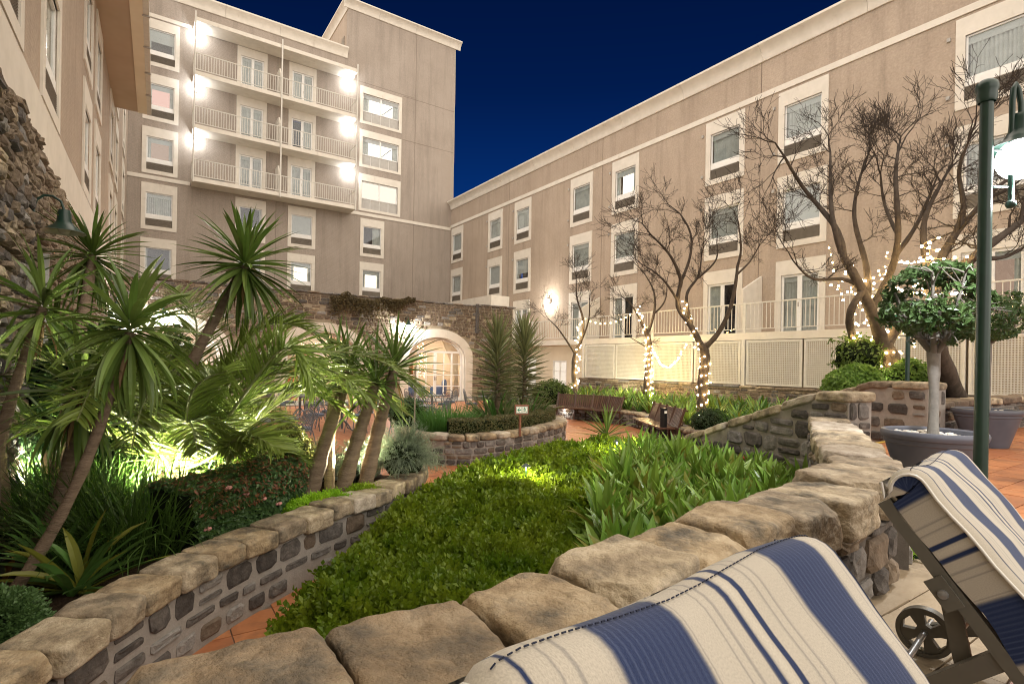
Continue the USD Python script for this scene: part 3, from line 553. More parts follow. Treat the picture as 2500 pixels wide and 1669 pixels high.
for i, (c, h) in enumerate(AR):
    p = part(sw, 'arch_surround', FS(sheet(arch(c, h, 0.40).difference(arch(c, h, 0.0)), -0.1, 0.07)), W['white'])
    part(p, 'reveal', FS(sheet(arch(c, h, -0.001).difference(arch(c, h, -0.04)), -0.44, -0.02)), W['white'])
    fr_ = arch(c, h, -0.045); bars = [sbox(c - h, 0, c - h + 0.12, 4), sbox(c + h - 0.12, 0, c + h, 4), sbox(c - 0.07, 0, c + 0.07, 2.32), sbox(c - 0.93, 0, c - 0.85, 2.32), sbox(c + 0.85, 0, c + 0.93, 2.32), sbox(c - h, 2.3, c + h, 2.4), sbox(c - h, 0, c + h, 0.18)]
    bars += [sbox(c - h, z - 0.02, c + h, z + 0.02) for z in (0.72, 1.25, 1.78)] + [sbox(c - 0.48, 0, c - 0.44, 2.32), sbox(c + 0.44, 0, c + 0.48, 2.32)]
    g = unary_union(bars).intersection(fr_).union(fr_.difference(arch(c, h, -0.12)))
    d = part(sw, 'glazed_door', FS(sheet(g, -0.28, -0.22)), W['trim'])
    part(d, 'pane', FS(sheet(fr_.difference(g.buffer(0.001)), -0.252, -0.248)), W['glass'])
    part(d, 'handle', FS(cat([bx(c - 0.05, c - 0.03, -0.22, -0.17, 1.0, 1.2), bx(c + 0.03, c + 0.05, -0.22, -0.17, 1.0, 1.2)])), W['grille'])
# the room behind the arches
W['room_cream'] = mat('room_cream', (0.66, 0.56, 0.42)); W['wood_red'] = mat('red_wood', (0.28, 0.10, 0.04), (0.36, 0.14, 0.06), 6, 0.4)
W['drape'] = mat('drape_cloth', (0.62, 0.48, 0.34), (0.68, 0.54, 0.40), 5, 0.9, trans=0.25); W['blue_cloth'] = mat('blue_cloth', (0.10, 0.16, 0.32), (0.14, 0.21, 0.40), 20, 0.9); W['book'] = mat('book_spines', (0.2, 0.12, 0.08), (0.5, 0.42, 0.3), 30)
rm = thing('dining_room', 'warm lit dining room seen through the arched glass doors', 'room')
part(rm, 'walls', cat([bx(-1.2, 15.7, 28.0, 28.1, 0, 3.6), bx(-1.3, -1.2, 23.5, 28.1, 0, 3.6), bx(15.6, 15.7, 23.5, 28, 0, 3.6)]), W['room_cream'])
part(rm, 'floor', bx(-1.2, 15.6, 23.45, 28, -0.02, 0.004), W['wood_red']); part(rm, 'ceiling', bx(-1.2, 15.6, 23.46, 28, 3.5, 3.6), W['room_cream'])
for x in np.arange(0.5, 15, 2.4): part(rm, 'ceiling_lamp', bx(x, x + 0.5, 25.3, 25.8, 3.46, 3.495), emis(f'room_lamp_{int(x*10)}', (1.0, 0.86, 0.70), 95))
for i, (c, h) in enumerate(AR):
    for s_ in (-1, 1):
        k, zz = 14, np.linspace(0.05, 2.95, 16); v = []
        for z in zz:
            q = abs(z - 1.1) / 1.9; wd = 0.18 + 0.75 * max(0, (z - 1.1) / 1.85) ** 1.3 + 0.22 * max(0, (1.1 - z) / 1.1)
            uu = np.linspace(0, 1, k + 1); v.append(np.column_stack([c + s_ * (h - 0.02 - uu * wd), np.full(k + 1, 23.62) + 0.04 * np.cos(np.arange(k + 1) * np.pi), np.full(k + 1, z)]))
        v = np.vstack(v); K = k + 1; j, a = np.meshgrid(np.arange(k), np.arange(15)); q = np.stack([a * K + j, a * K + j + 1, (a + 1) * K + j + 1, (a + 1) * K + j], -1).reshape(-1, 4)
        pth = part('/World', 'drape', (v, tri(q)), W['drape'], smooth=True); tag(pth, f"beige tied back curtain on the {'left' if s_ < 0 else 'right'} side of the {['far left', 'middle', 'right hand'][i]} arched doorway", 'curtain')
t = thing('bookcase', 'tall red wood bookcase behind the glass of the right hand arch', 'bookcase', (10.9, 27.6, 0))
part(t, 'carcass', cat([bx(-1.3, -1.24, -0.2, 0.2, 0, 2.5), bx(1.24, 1.3, -0.2, 0.2, 0, 2.5), bx(-1.24, 1.24, 0.15, 0.2, 0, 2.5), bx(-0.03, 0.03, -0.2, 0.15, 0, 2.5)]), W['wood_red'])
for z in (0.05, 0.55, 1.05, 1.55, 2.0, 2.45): part(t, 'shelf', cat([bx(-1.24, -0.031, -0.2, 0.149, z, z + 0.04), bx(0.031, 1.24, -0.2, 0.149, z, z + 0.04)]), W['wood_red'])
for z in (0.59, 1.09, 1.59): part(t, 'books', cat([bx(x, x + 0.09, -0.12, 0.1, z, z + rng.uniform(0.22, 0.36)) for x in np.arange(-1.15, 1.1, 0.1) if abs(x + 0.05) > 0.12]), W['book'])
t = thing('dining_bookcase', 'tall red wood bookcase seen through the middle arch behind the palm', 'bookcase', (5.4, 27.6, 0))
part(t, 'carcass', bx(-1.2, 1.2, -0.1, 0.2, 0, 2.4), W['wood_red']); part(t, 'shelf', bx(-1.15, 1.15, -0.2, -0.102, 0.6, 0.64), W['wood_red'])
def armchair(label, loc, rz):
    t = thing('armchair', label, 'armchair', loc, rz)
    part(t, 'seat', xf(boulder(0.7, 0.65, 0.3, rng, 6, 5, 0.004), (0, 0, 0.46)), W['blue_cloth'], smooth=True); part(t, 'backrest', xf(boulder(0.74, 0.2, 0.75, rng, 6, 5, 0.004), (0, 0.34, 0.98)), W['blue_cloth'], smooth=True)
    for s_ in (-0.4, 0.4): part(t, 'armrest', xf(boulder(0.16, 0.62, 0.45, rng, 6, 5, 0.004), (s_, 0, 0.66)), W['blue_cloth'], smooth=True)
    for a in (-0.28, 0.28):
        for b in (-0.25, 0.28): part(t, 'leg', tube([(a, b, 0.17), (a, b, 0)], [0.03, 0.018], 6), W['wood_red'])
armchair('blue upholstered armchair just inside the glass of the right hand arch', (11.1, 24.7, 0), 2.4); armchair('blue upholstered armchair nearer the right edge of the right hand arch', (12.5, 25.0, 0), -2.2); armchair('blue upholstered armchair inside the middle arch', (6.1, 25.0, 0), 2.8)

# ---- rough stone wall on the left
ls = thing('rough_stone_wall', 'tall rough rubble wall along the left side carrying the green lamp', 'wall')
Pl = Path([(-1.0, 0.5), (-1.0, 22.9)], smooth=False)
part(ls, 'core', bx(-1.26, -1.0, 0.5, 22.9, 0, 4.2), W['mortar_warm'])
rl = random.Random(3); zt = lambda u: 4.22 + 0.05 * math.sin(u * 2.1) + 0.04 * math.sin(u * 5.3)
lay(ls, Pl, courses(22.4, 0.02, zt, (0.08, 0.17), (0.12, 0.38), 0.02, rl, 2.0), (0.03, 0.075), [(W['st_brown'], 5), (W['st_dark'], 3), (W['st_sand'], 1.6), (W['st_grey'], 2)], rl)

# ---- low wall of the left bed
lb = thing('low_bed_wall', 'low curved wall of dark stone and sandstone coping edging the palm bed', 'wall')
PL = Path(LB); sL = 1   # right of the path faces the path
part(lb, 'core', PL.ribbon(-0.24, 0.0, -0.02, 0.47), W['mortar'])
lay(lb, PL, courses(PL.L, 0.02, 0.45, (0.10, 0.18), (0.16, 0.34), 0.042, rng), (0.008, 0.022), DK, rng)
bd = [0.0]
while bd[-1] < PL.L - 0.2: bd.append(bd[-1] + rng.uniform(0.25, 0.36))
bd[-1] = PL.L
cope(lb, PL, bd, -0.27, 0.06, 0.585, 0.135, SAND, rng, k=12, amp=0.012, pw=11.0, gap=0.006)
PLb = Path(LBack)
part(lb, 'back_core', PLb.ribbon(-0.2, 0.0, -0.02, 0.44), W['mortar'])
bd = list(np.arange(0, PLb.L, 0.34)) + [PLb.L]
cope(lb, PLb, bd, -0.24, 0.05, 0.55, 0.12, SAND, rng, k=5, amp=0.012, pw=5.0)

# ---- round planter in the middle of the patio
cp = thing('round_planter', 'rounded raised planter of coursed dark stone with a sandstone rim', 'planter')
PC = Path(CP, True); out = 1 if Polygon(PC.p).contains(Point(*(PC.at(np.array([1.0]))[0][0] - 0.1 * PC.at(np.array([1.0]))[1][0]))) else -1
part(cp, 'core', PC.ribbon(-0.3 * out, 0.0, -0.02, 0.44), W['mortar'])
lay(cp, PC, courses(PC.L, 0.015, 0.44, (0.075, 0.13), (0.12, 0.34), 0.02, rng), (0.012, 0.03), DK, rng, side=out)
bd = [0.0]
while bd[-1] < PC.L - 0.25: bd.append(bd[-1] + rng.uniform(0.26, 0.42))
bd[-1] = PC.L
cope(cp, PC, bd, *( (-0.32, 0.05) if out > 0 else (-0.05, 0.32)), 0.56, 0.125, SAND, rng, k=6, amp=0.012, pw=6.0)
part(cp, 'drain_grate', xf(cat([bx(x, x + 0.03, 0, 0.02, 0.0, 0.1) for x in np.arange(0, 0.42, 0.045)]), (5.15, 8.40, 0.012), rz=0.12), W['black_metal'])

# ---- planter with the benches, right
rp = thing('bench_planter', 'long curved stone planter wall behind the wooden benches', 'planter')
PR = Path(RP); so = 1 if PR.at(np.array([3.0]))[1][0][0] < 0 else -1
part(rp, 'core', PR.ribbon(-0.3 * so, 0.0, -0.02, 0.36), W['mortar'])
lay(rp, PR, courses(PR.L, 0.015, 0.36, (0.08, 0.13), (0.14, 0.3), 0.02, rng), (0.012, 0.03), DK, rng, side=so, limit=200)
bd = [0.0]
while bd[-1] < PR.L - 0.25: bd.append(bd[-1] + rng.uniform(0.3, 0.45))
bd[-1] = PR.L
cope(rp, PR, bd, *((-0.34, 0.05) if so > 0 else (-0.05, 0.34)), 0.46, 0.1, [(W['st_brown'], 3), (W['st_sand'], 2), (W['st_grey'], 1)], rng, k=4, amp=0.012, pw=6.0)

# ---- foreground wall
fg = thing('foreground_wall', 'curved garden wall of dark rubble with big weathered sandstone coping blocks', 'wall')
P1, P2 = Path(FG1), Path(FG2)
part(fg, 'core', cat([P1.ribbon(-0.14, 0.14, 0.0, 1.17), P2.ribbon(-0.17, 0.17, 0.0, 1.17)]), mat('mortar_dark', (0.10, 0.088, 0.075), (0.16, 0.14, 0.12), 8, 0.9, 0.6, 40))
for P_, w_ in ((P1, 0.14), (P2, 0.17)):
    for s_ in (1, -1):
        st = courses(P_.L, 0.77 if s_ > 0 else 0.26, 1.16, (0.1, 0.2), (0.14, 0.36), 0.02, rng)
        sub = type('Q', (), {})()
        Pq = Path(P_.poly(w_ * s_), smooth=False); k_ = Pq.L / P_.L
        lay(fg, Pq, [(a * k_, b * k_, c, d) for a, b, c, d in st], (0.02, 0.05), [(W['st_dark'], 5), (W['st_brown'], 3), (W['st_grey'], 1.5)], rng, side=s_, limit=140)
def s_at(P, x): return float(np.interp(x, P.p[:, 0], P.t))
b1 = [s_at(P1, x) for x in (-0.6, -0.33, -0.03, 0.315, 0.635, 0.93, 1.28, 1.62, 1.98, 2.40, 2.86)] + [P1.L + 0.13]
FGM = [(W['st_honey'], 3), (W['st_sand'], 3)]
for i in range(len(b1) - 1):
    wd = (0.31, 0.32, 0.34, 0.33, 0.32, 0.29, 0.30, 0.32, 0.34, 0.37, 0.44)[i]
    cope(fg, P1, b1[i:i + 2], -wd / 2, wd / 2, 1.325, 0.185 if i > 2 else 0.2, FGM if i < 9 else [(W['st_pale'], 1), (W['st_sand'], 2)], random.Random(100 + i), k=44, amp=0.027, pw=11.0, fr=1.1, jz=0.012, gap=0.012, chips=4)
b2 = [0.06, 0.5, 0.98, 1.5, 2.02, 2.55, 3.0, P2.L + 0.06]
for i in range(len(b2) - 1): cope(fg, P2, b2[i:i + 2], -0.21, 0.21, 1.325, 0.16, [(W['st_pale'], 2), (W['st_sand'], 3)], random.Random(200 + i), k=30, amp=0.030, pw=10.0, fr=1.1, jz=0.014, gap=0.010, chips=4)

# ---- stair walls
def cheek(name, label, pts, prof, wd, hr, lr, seed, z0=0.0, gap=0.04, ck=0.5, mats=DK, cm=SAND):
    r = random.Random(seed); t = thing(name, label, 'wall'); P = Path(pts, smooth=False); xs, zs = zip(*prof); top = lambda u: np.interp(u, xs, zs)
    part(t, 'core', P.ribbon(-wd / 2, wd / 2, z0, lambda u: top(u) - 0.1, m=30), W['mortar'])
    for s_ in (1, -1):
        Pq = Path(P.poly(s_ * wd / 2), smooth=False); lay(t, Pq, courses(P.L, z0 + 0.02, lambda u: float(top(u)) - 0.11, hr, lr, gap, r), (0.012, 0.035), mats, r, side=s_, limit=90)
    Pe = Path([P.p[0] + P.at(np.array([0.0]))[1][0] * -wd / 2, P.p[0] + P.at(np.array([0.0]))[1][0] * wd / 2], smooth=False); 
    sd_ = 1 if (Pe.at(np.array([0.1]))[1][0] @ P.d[0]) < 0 else -1
    lay(t, Pe, courses(Pe.L, z0 + 0.02, float(top(0)) - 0.11, hr, (0.12, 0.22), gap, r), (0.012, 0.03), mats, r, side=sd_, limit=30)
    b = list(np.arange(-0.05, P.L - 0.2, ck)) + [P.L]
    cope(t, P, b, -wd / 2 - 0.05, wd / 2 + 0.05, top, 0.12, cm, r, k=14, amp=0.016, pw=6.0, jz=0.008); return t
cheek('stair_wall', 'sloping stone stair wall with sandstone capping beside the strap leaved plants', [(6.62, 2.78), (7.55, 5.95)], [(0, 1.62), (0.45, 1.60), (3.3, 0.62)], 0.34, (0.12, 0.24), (0.18, 0.42), 5, gap=0.03, mats=[(W['st_dark'], 4), (W['st_grey'], 4), (W['st_brown'], 2)], cm=[(W['st_sand'], 2), (W['st_pale'], 3)])
cheek('far_stair_wall', 'sloping stair wall of dark stones in wide grey joints behind the potted tree', [(9.95, 3.12), (10.2, 4.1), (10.95, 7.1)], [(0, 1.70), (0.9, 1.68), (3.9, 0.7)], 0.4, (0.17, 0.27), (0.2, 0.4), 6, gap=0.075, ck=0.62, cm=[(W['st_brown'], 2), (W['st_sand'], 2)])
tw = thing('terrace_edge_wall', 'low dark stone retaining wall behind the two plant pots', 'wall')
PT = Path([(15.5, 3.15), (10.1, 3.15)], smooth=False); st_ = 1 if PT.at(np.array([1.0]))[1][0][1] < 0 else -1
part(tw, 'core', bx(10.41, 15.5, 3.16, 3.5, 0.0, 1.3), W['mortar'])
lay(tw, PT, courses(PT.L - 0.1, 0.77, 1.28, (0.12, 0.2), (0.2, 0.45), 0.03, rng), (0.02, 0.05), DK, rng, side=st_)
cope(tw, PT, list(np.arange(0, PT.L - 0.2, 0.6)) + [PT.L - 0.1], -0.35 * st_ if st_ > 0 else -0.06, 0.06 if st_ > 0 else 0.35, 1.40, 0.13, [(W['st_brown'], 2), (W['st_sand'], 1)], rng, k=8, amp=0.015)

# ---- gallery on the right: floor, posts, railing, lattice on a stone base
ga = thing('terrace_gallery', 'long raised gallery with white railing and lattice panels along the hotel wing', 'gallery')
part(ga, 'floor_slab', bx(16.62, 18.15, -6, 27, 2.84, 2.995), W['white']); part(ga, 'fascia', bx(16.55, 16.615, -6, 27, 2.78, 3.02), W['white'])
posts = [18.42, 14.47, 10.52, 6.57, 2.62, -1.33]
for y in posts: part(ga, 'post', bx(16.5, 16.6, y - 0.06, y + 0.06, 1.26, 2.779), W['rail']); 
for y in [22.4, 26.4] + posts: part(ga, 'rail_post', bx(16.55, 16.62, y - 0.045, y + 0.045, 3.021, 4.03), W['rail'])
part(ga, 'top_rail', bx(16.56, 16.61, -6, 27, 3.97, 4.01), W['rail']); part(ga, 'bottom_rail', bx(16.57, 16.6, -6, 27, 3.13, 3.155), W['rail'])
ys = [y for y in np.arange(-1, 27, 0.138)]
for y in ys: part(ga, 'baluster', bx(16.576, 16.594, y - 0.009, y + 0.009, 3.155, 3.97), W['rail'])
for a, b in zip(posts[:-1], posts[1:]):
    m = (a + b) / 2
    for y0, y1 in ((m + 0.03, a - 0.1), (b + 0.1, m - 0.03)):
        p = part(ga, 'lattice_panel', cat([bx(16.535, 16.575, y0, y0 + 0.07, 1.30, 2.76), bx(16.535, 16.575, y1 - 0.07, y1, 1.30, 2.76), bx(16.535, 16.575, y0 + 0.07, y1 - 0.07, 1.30, 1.36), bx(16.535, 16.575, y0 + 0.07, y1 - 0.07, 2.69, 2.76)]), W['rail'])
        n1 = int((y1 - y0 - 0.14) / 0.056)
        part(p, 'lattice', cat([bx(16.55, 16.556, y - 0.013, y + 0.013, 1.361, 2.689) for y in np.linspace(y0 + 0.09, y1 - 0.09, n1)] + [bx(16.557, 16.563, y0 + 0.071, y1 - 0.071, z - 0.013, z + 0.013) for z in np.arange(1.39, 2.68, 0.056)]), W['rail'])
part(ga, 'inner_wall', bx(17.6, 17.7, -6, 18.6, 0, 2.8), mat('store_wall', (0.34, 0.27, 0.19), (0.42, 0.34, 0.25), 2)); part(ga, 'return_wall', bx(16.56, 17.6, 18.45, 18.6, 1.26, 2.779), W['cream'])
part(ga, 'inner_floor', bx(16.6, 17.6, -6, 18.4, 1.1, 1.2), W['grout'])
cw = sbox(18.6, 0, 27.0, 2.8).difference(unary_union([sbox(20.15, 0, 21.25, 2.05), sbox(22.6, 0.3, 23.9, 2.2)])); FC = Frame((17.0, 0, 0), (0, 1, 0), (-1, 0, 0))
part(ga, 'ground_wall', FC(sheet(cw, -0.2, 0.0)), W['cream'])
for a, b, z0, z1 in ((20.15, 21.25, 0, 2.05), (22.6, 23.9, 0.3, 2.2)):
    p = part(ga, 'glazed_door', FC(cat([frame_of(a, b, z0, z1, 0.08, -0.1, -0.02)] + [bx(a, b, -0.09, -0.03, z, z + 0.03) for z in np.arange(z0 + 0.5, z1 - 0.2, 0.5)] + [bx((a + b) / 2 - 0.03, (a + b) / 2 + 0.03, -0.088, -0.032, z0, z1)])), W['trim'])
    part(p, 'pane', FC(bx(a, b, -0.06, -0.056, z0, z1)), W['glass']); part(p, 'curtain', FC(pleats(a, b, z0, z1, -0.15)), W['curtain_lit']); part(p, 'room_wall', FC(bx(a - .1, b + .1, -0.5, -0.45, z0, z1)), W['dim'])
sb_ = thing('stone_base_wall', 'warm lit low stone wall under the white lattice panels', 'wall')
PB = Path([(16.5, 18.7), (16.5, 1.0)], smooth=False); s2 = 1 if PB.at(np.array([1.0]))[1][0][0] < 0 else -1
part(sb_, 'core', bx(16.502, 16.75, 1.0, 18.75, 0, 1.18), W['mortar_warm'])
lay(sb_, PB, courses(PB.L, 0.3, 1.16, (0.1, 0.19), (0.16, 0.42), 0.022, rng), (0.015, 0.04), BRN, rng, side=s2)
cope(sb_, PB, list(np.arange(0, PB.L - 0.3, 0.62)) + [PB.L], *((-0.25, 0.05) if s2 > 0 else (-0.05, 0.25)), 1.27, 0.09, [(W['st_brown'], 2), (W['st_sand'], 2), (W['st_grey'], 1)], rng, k=4, amp=0.01)

# ================================================================== PLANTS
def lmat(name, c, rnd=0.35, trans=0.3, rough=0.42, c2=None, spec=0.4, scale=3.0):
    return mat(name, c, c2, scale, rough, 0.0, 60, spec, rnd, trans=trans)
W['yucca'] = lmat('yucca_leaf', (0.075, 0.13, 0.025), 0.4, 0.25, 0.33, (0.12, 0.185, 0.036))
W['yucca_light'] = lmat('yucca_leaf_light', (0.13, 0.205, 0.045), 0.35, 0.28, 0.35, (0.19, 0.27, 0.065))
W['yucca_old'] = lmat('yucca_leaf_old', (0.20, 0.125, 0.05), 0.3, 0.15, 0.6)
W['olive'] = lmat('olive_leaf', (0.15, 0.17, 0.07), 0.3, 0.25, 0.4, (0.20, 0.22, 0.10))
W['palm'] = lmat('palm_leaf', (0.12, 0.18, 0.03), 0.35, 0.3, 0.36, (0.19, 0.25, 0.05))
W['palm_stem'] = mat('palm_stem', (0.16, 0.19, 0.07), (0.22, 0.24, 0.10), 6, 0.5)
W['grass'] = lmat('grass_blade', (0.07, 0.14, 0.025), 0.4, 0.3, 0.45); W['grass_bright'] = lmat('grass_blade_bright', (0.075, 0.17, 0.035), 0.35, 0.35, 0.45)
W['clivia'] = lmat('clivia_leaf', (0.10, 0.215, 0.03), 0.4, 0.25, 0.33, (0.25, 0.38, 0.06), 0.5, 2.0); W['clivia_dark'] = lmat('clivia_leaf_dark', (0.06, 0.14, 0.03), 0.35, 0.25, 0.33, (0.10, 0.20, 0.045), 0.5, 2.0)
W['clivia_yellow'] = lmat('clivia_leaf_yellow', (0.19, 0.20, 0.03), 0.3, 0.3, 0.4)
W['cover'] = lmat('cover_leaf', (0.17, 0.38, 0.02), 0.6, 0.4, 0.45, (0.42, 0.61, 0.04), 0.35, 2.2)
W['cover_dark'] = lmat('cover_leaf_dark', (0.05, 0.11, 0.02), 0.4, 0.3, 0.45)
W['red_hedge'] = lmat('hedge_leaf', (0.05, 0.115, 0.035), 0.5, 0.2, 0.35, (0.085, 0.15, 0.05)); W['red_tip'] = lmat('hedge_tip', (0.19, 0.075, 0.03), 0.4, 0.25, 0.42, (0.24, 0.10, 0.05))
W['box_hedge'] = lmat('box_leaf', (0.055, 0.07, 0.022), 0.5, 0.2, 0.4, (0.10, 0.075, 0.03), scale=9.0)
W['silver'] = lmat('silver_leaf', (0.20, 0.255, 0.175), 0.3, 0.25, 0.55, (0.26, 0.31, 0.215)); W['variegated'] = lmat('variegated_leaf', (0.23, 0.22, 0.07), 0.5, 0.3, 0.4, (0.12, 0.15, 0.04), scale=12)
W['shrub'] = lmat('shrub_leaf', (0.10, 0.185, 0.028), 0.4, 0.35, 0.45, (0.15, 0.24, 0.04)); W['dark_leaf'] = lmat('dark_leaf', (0.03, 0.07, 0.02), 0.45, 0.25, 0.4, (0.05, 0.10, 0.03)); W['creeper'] = lmat('creeper_leaf', (0.10, 0.075, 0.03), 0.5, 0.2, 0.6, (0.15, 0.115, 0.04))
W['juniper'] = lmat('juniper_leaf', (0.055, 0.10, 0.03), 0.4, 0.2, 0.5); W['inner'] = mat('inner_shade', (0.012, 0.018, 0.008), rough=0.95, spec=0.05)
W['flower_red'] = mat('flower_red', (0.30, 0.03, 0.015), rough=0.5); W['flower_pink'] = mat('flower_pink', (0.6, 0.28, 0.25)); W['flower_yellow'] = lmat('flower_yellow', (0.5, 0.33, 0.03), 0.2)
W['trunk_yucca'] = mat('yucca_trunk', (0.15, 0.105, 0.07), (0.27, 0.20, 0.14), 5, 0.8, 0.9, 26, stretch=(1, 1, 5), bdist=0.02); W['trunk_pale'] = mat('pale_trunk', (0.20, 0.15, 0.10), (0.34, 0.27, 0.19), 5, 0.8, 0.9, 30, stretch=(1, 1, 6), bdist=0.02)
W['bark'] = mat('bark', (0.055, 0.04, 0.03), (0.115, 0.088, 0.066), 9, 0.85, 0.8, 34, stretch=(1, 1, 0.5), bdist=0.015); W['twig'] = mat('twig', (0.034, 0.025, 0.019), (0.052, 0.039, 0.031), 9, 0.8); W['branch_grey'] = mat('branch_grey', (0.10, 0.09, 0.075), (0.15, 0.135, 0.115), 14, 0.85); W['limb'] = mat('limb_bark', (0.048, 0.036, 0.028), (0.085, 0.066, 0.052), 9, 0.85, 0.7, 34, bdist=0.015); W['bark_grey'] = mat('bark_grey', (0.15, 0.14, 0.125), (0.23, 0.215, 0.19), 14, 0.85, 0.5, 50)

def blades(base, az, e0, L, wd, bend, k=6, tipw=0.02, fold=0.25, pk=0.4, root=0.35, roll=None, p=1.4):
    """strap leaves, vectorised: elevation e0 falling by bend along the leaf; a shallow V across; widest at pk"""
    base = np.asarray(base, float).reshape(-1, 3); n = len(base); az, e0, L, wd, bend = [np.broadcast_to(np.asarray(a, float), (n,)) for a in (az, e0, L, wd, bend)]
    t = np.linspace(0, 1, k + 1); e = e0[:, None] - bend[:, None] * t[None] ** p; em = (e[:, 1:] + e[:, :-1]) / 2; ds = (L / k)[:, None]
    r = np.concatenate([np.zeros((n, 1)), np.cumsum(np.cos(em) * ds, 1)], 1); z = np.concatenate([np.zeros((n, 1)), np.cumsum(np.sin(em) * ds, 1)], 1)
    h = np.stack([np.cos(az), np.sin(az), np.zeros(n)], -1); C = base[:, None] + r[..., None] * h[:, None] + z[..., None] * up
    s = np.stack([-np.sin(az), np.cos(az), np.zeros(n)], -1)[:, None] * np.ones((1, k + 1, 1)); T = np.cos(e)[..., None] * h[:, None] + np.sin(e)[..., None] * up; N = np.cross(s, T); N = N * -1
    if roll is not None:
        ro = np.broadcast_to(np.asarray(roll, float), (n,))[:, None, None]; s, N = s * np.cos(ro) + N * np.sin(ro), N * np.cos(ro) - s * np.sin(ro)
    prof = np.where(t < pk, root + (1 - root) * np.sin(t / pk * np.pi / 2), np.clip(np.cos((t - pk) / (1 - pk) * np.pi / 2), 0, 1) ** 0.8); prof = np.maximum(prof, tipw)
    w = wd[:, None, None] * prof[None, :, None] / 2; V = np.stack([C - s * w + N * w * fold * 2, C, C + s * w + N * w * fold * 2], 2)   # n, k+1, 3, 3
    q = np.array([[[i * 3 + a, i * 3 + a + 1, i * 3 + a + 4, i * 3 + a + 3] for a in (0, 1)] for i in range(k)]).reshape(-1, 4); q = tri(q); K = 3 * (k + 1)
    return V.reshape(-1, 3), (q[None] + (np.arange(n) * K)[:, None, None]).reshape(-1, 3)
def split(m, n):
    v, f = m; a, b = len(v) // n, len(f) // n
    return [(v[i * a:(i + 1) * a], f[i * b:(i + 1) * b] - i * a) for i in range(n)]
def leaves(P, N, size, r, up_bias=0.3, ratio=0.5, spread=0.9):
    """small folded leaves at P, roughly facing N"""
    n = len(P); N = N + r.normal(0, spread, (n, 3)); N[:, 2] += up_bias; N /= np.linalg.norm(N, axis=1, keepdims=True)
    a = r.normal(0, 1, (n, 3)); a -= N * (a * N).sum(1, keepdims=True); a /= np.linalg.norm(a, axis=1, keepdims=True); b = np.cross(N, a); s = (size * r.uniform(0.6, 1.3, n))[:, None]
    V = np.stack([P - a * s * 0.5, P + b * s * ratio * 0.5 + N * s * 0.10 - a * s * 0.05, P + a * s * 0.5, P - b * s * ratio * 0.5 + N * s * 0.10 - a * s * 0.05], 1).reshape(-1, 3)
    j = np.arange(n)[:, None] * 4; return V, np.vstack([j + [0, 2, 1], j + [0, 3, 2]])
def sprigs(P, N, size, r, m=7, leaf=0.4):
    """compound sprigs: m leaflets in two rows along a stem that points along N"""
    n = len(P); D = N + r.normal(0, 0.45, (n, 3)); D /= np.linalg.norm(D, axis=1, keepdims=True); a = np.cross(D, r.normal(0, 1, (n, 3))); a /= np.linalg.norm(a, axis=1, keepdims=True); nn = np.cross(D, a); out = []
    s = (size * r.uniform(0.7, 1.25, n))[:, None]
    for k in range(m):
        t = (k // 2 + 0.5) / ((m + 1) // 2); sd = (1 if k % 2 else -1) if k < m - 1 else 0; c = P + D * s * t; ax = a * sd * 0.85 + D * 0.55 + nn * r.normal(0, 0.25, (n, 1)); ax /= np.linalg.norm(ax, axis=1, keepdims=True)
        b = np.cross(ax, nn); b /= np.linalg.norm(b, axis=1, keepdims=True) + 1e-9; l = s * leaf; tip = c + ax * l - nn * l * 0.12
        V = np.stack([c, c + ax * l * 0.5 + b * l * 0.38 + nn * l * 0.08, tip, c + ax * l * 0.5 - b * l * 0.38 + nn * l * 0.08], 1).reshape(-1, 3); j = np.arange(n)[:, None] * 4; out.append((V, np.vstack([j + [0, 2, 1], j + [0, 3, 2]])))
    return cat(out)
def blob(center, rad, n, r, amp=0.25, fr=2.0, seed=0, upper=True):
    """points and normals on a lumpy ellipsoid and its inner core mesh"""
    d = r.normal(0, 1, (n, 3)); d /= np.linalg.norm(d, axis=1, keepdims=True)
    if upper: d[:, 2] = np.where(d[:, 2] < -0.75, -d[:, 2], d[:, 2])
    k = lambda q: 1 + amp * (meshkit.fbm(q * fr + seed * 7.3, 3, seed) - 0.5) * 2
    P = np.asarray(center) + d * np.asarray(rad) * (k(d) * r.uniform(0.82, 1.06, n))[:, None]; m = trimesh.creation.icosphere(3, 1.0); q = np.array(m.vertices); core = (np.asarray(center) + q * np.asarray(rad) * 0.80 * k(q)[:, None], np.array(m.faces))
    return P, d, core
def catmull(pts, m=8):
    from scipy.interpolate import CubicSpline
    p = np.asarray(pts, float)
    if len(p) == 2: return np.linspace(p[0], p[1], m)
    t = np.arange(len(p)); return CubicSpline(t, p, bc_type='natural')(np.linspace(0, len(p) - 1, m * (len(p) - 1) + 1))
def at(u, v, d):
    """a spot by its direction from the standpoint (u, v in the 2500 x 1669 photograph) and its distance d ahead"""
    return CAMP + d * (fw + R_ * (u - 1250) / 1319 - U_ * (v - 886.6) / 1319)

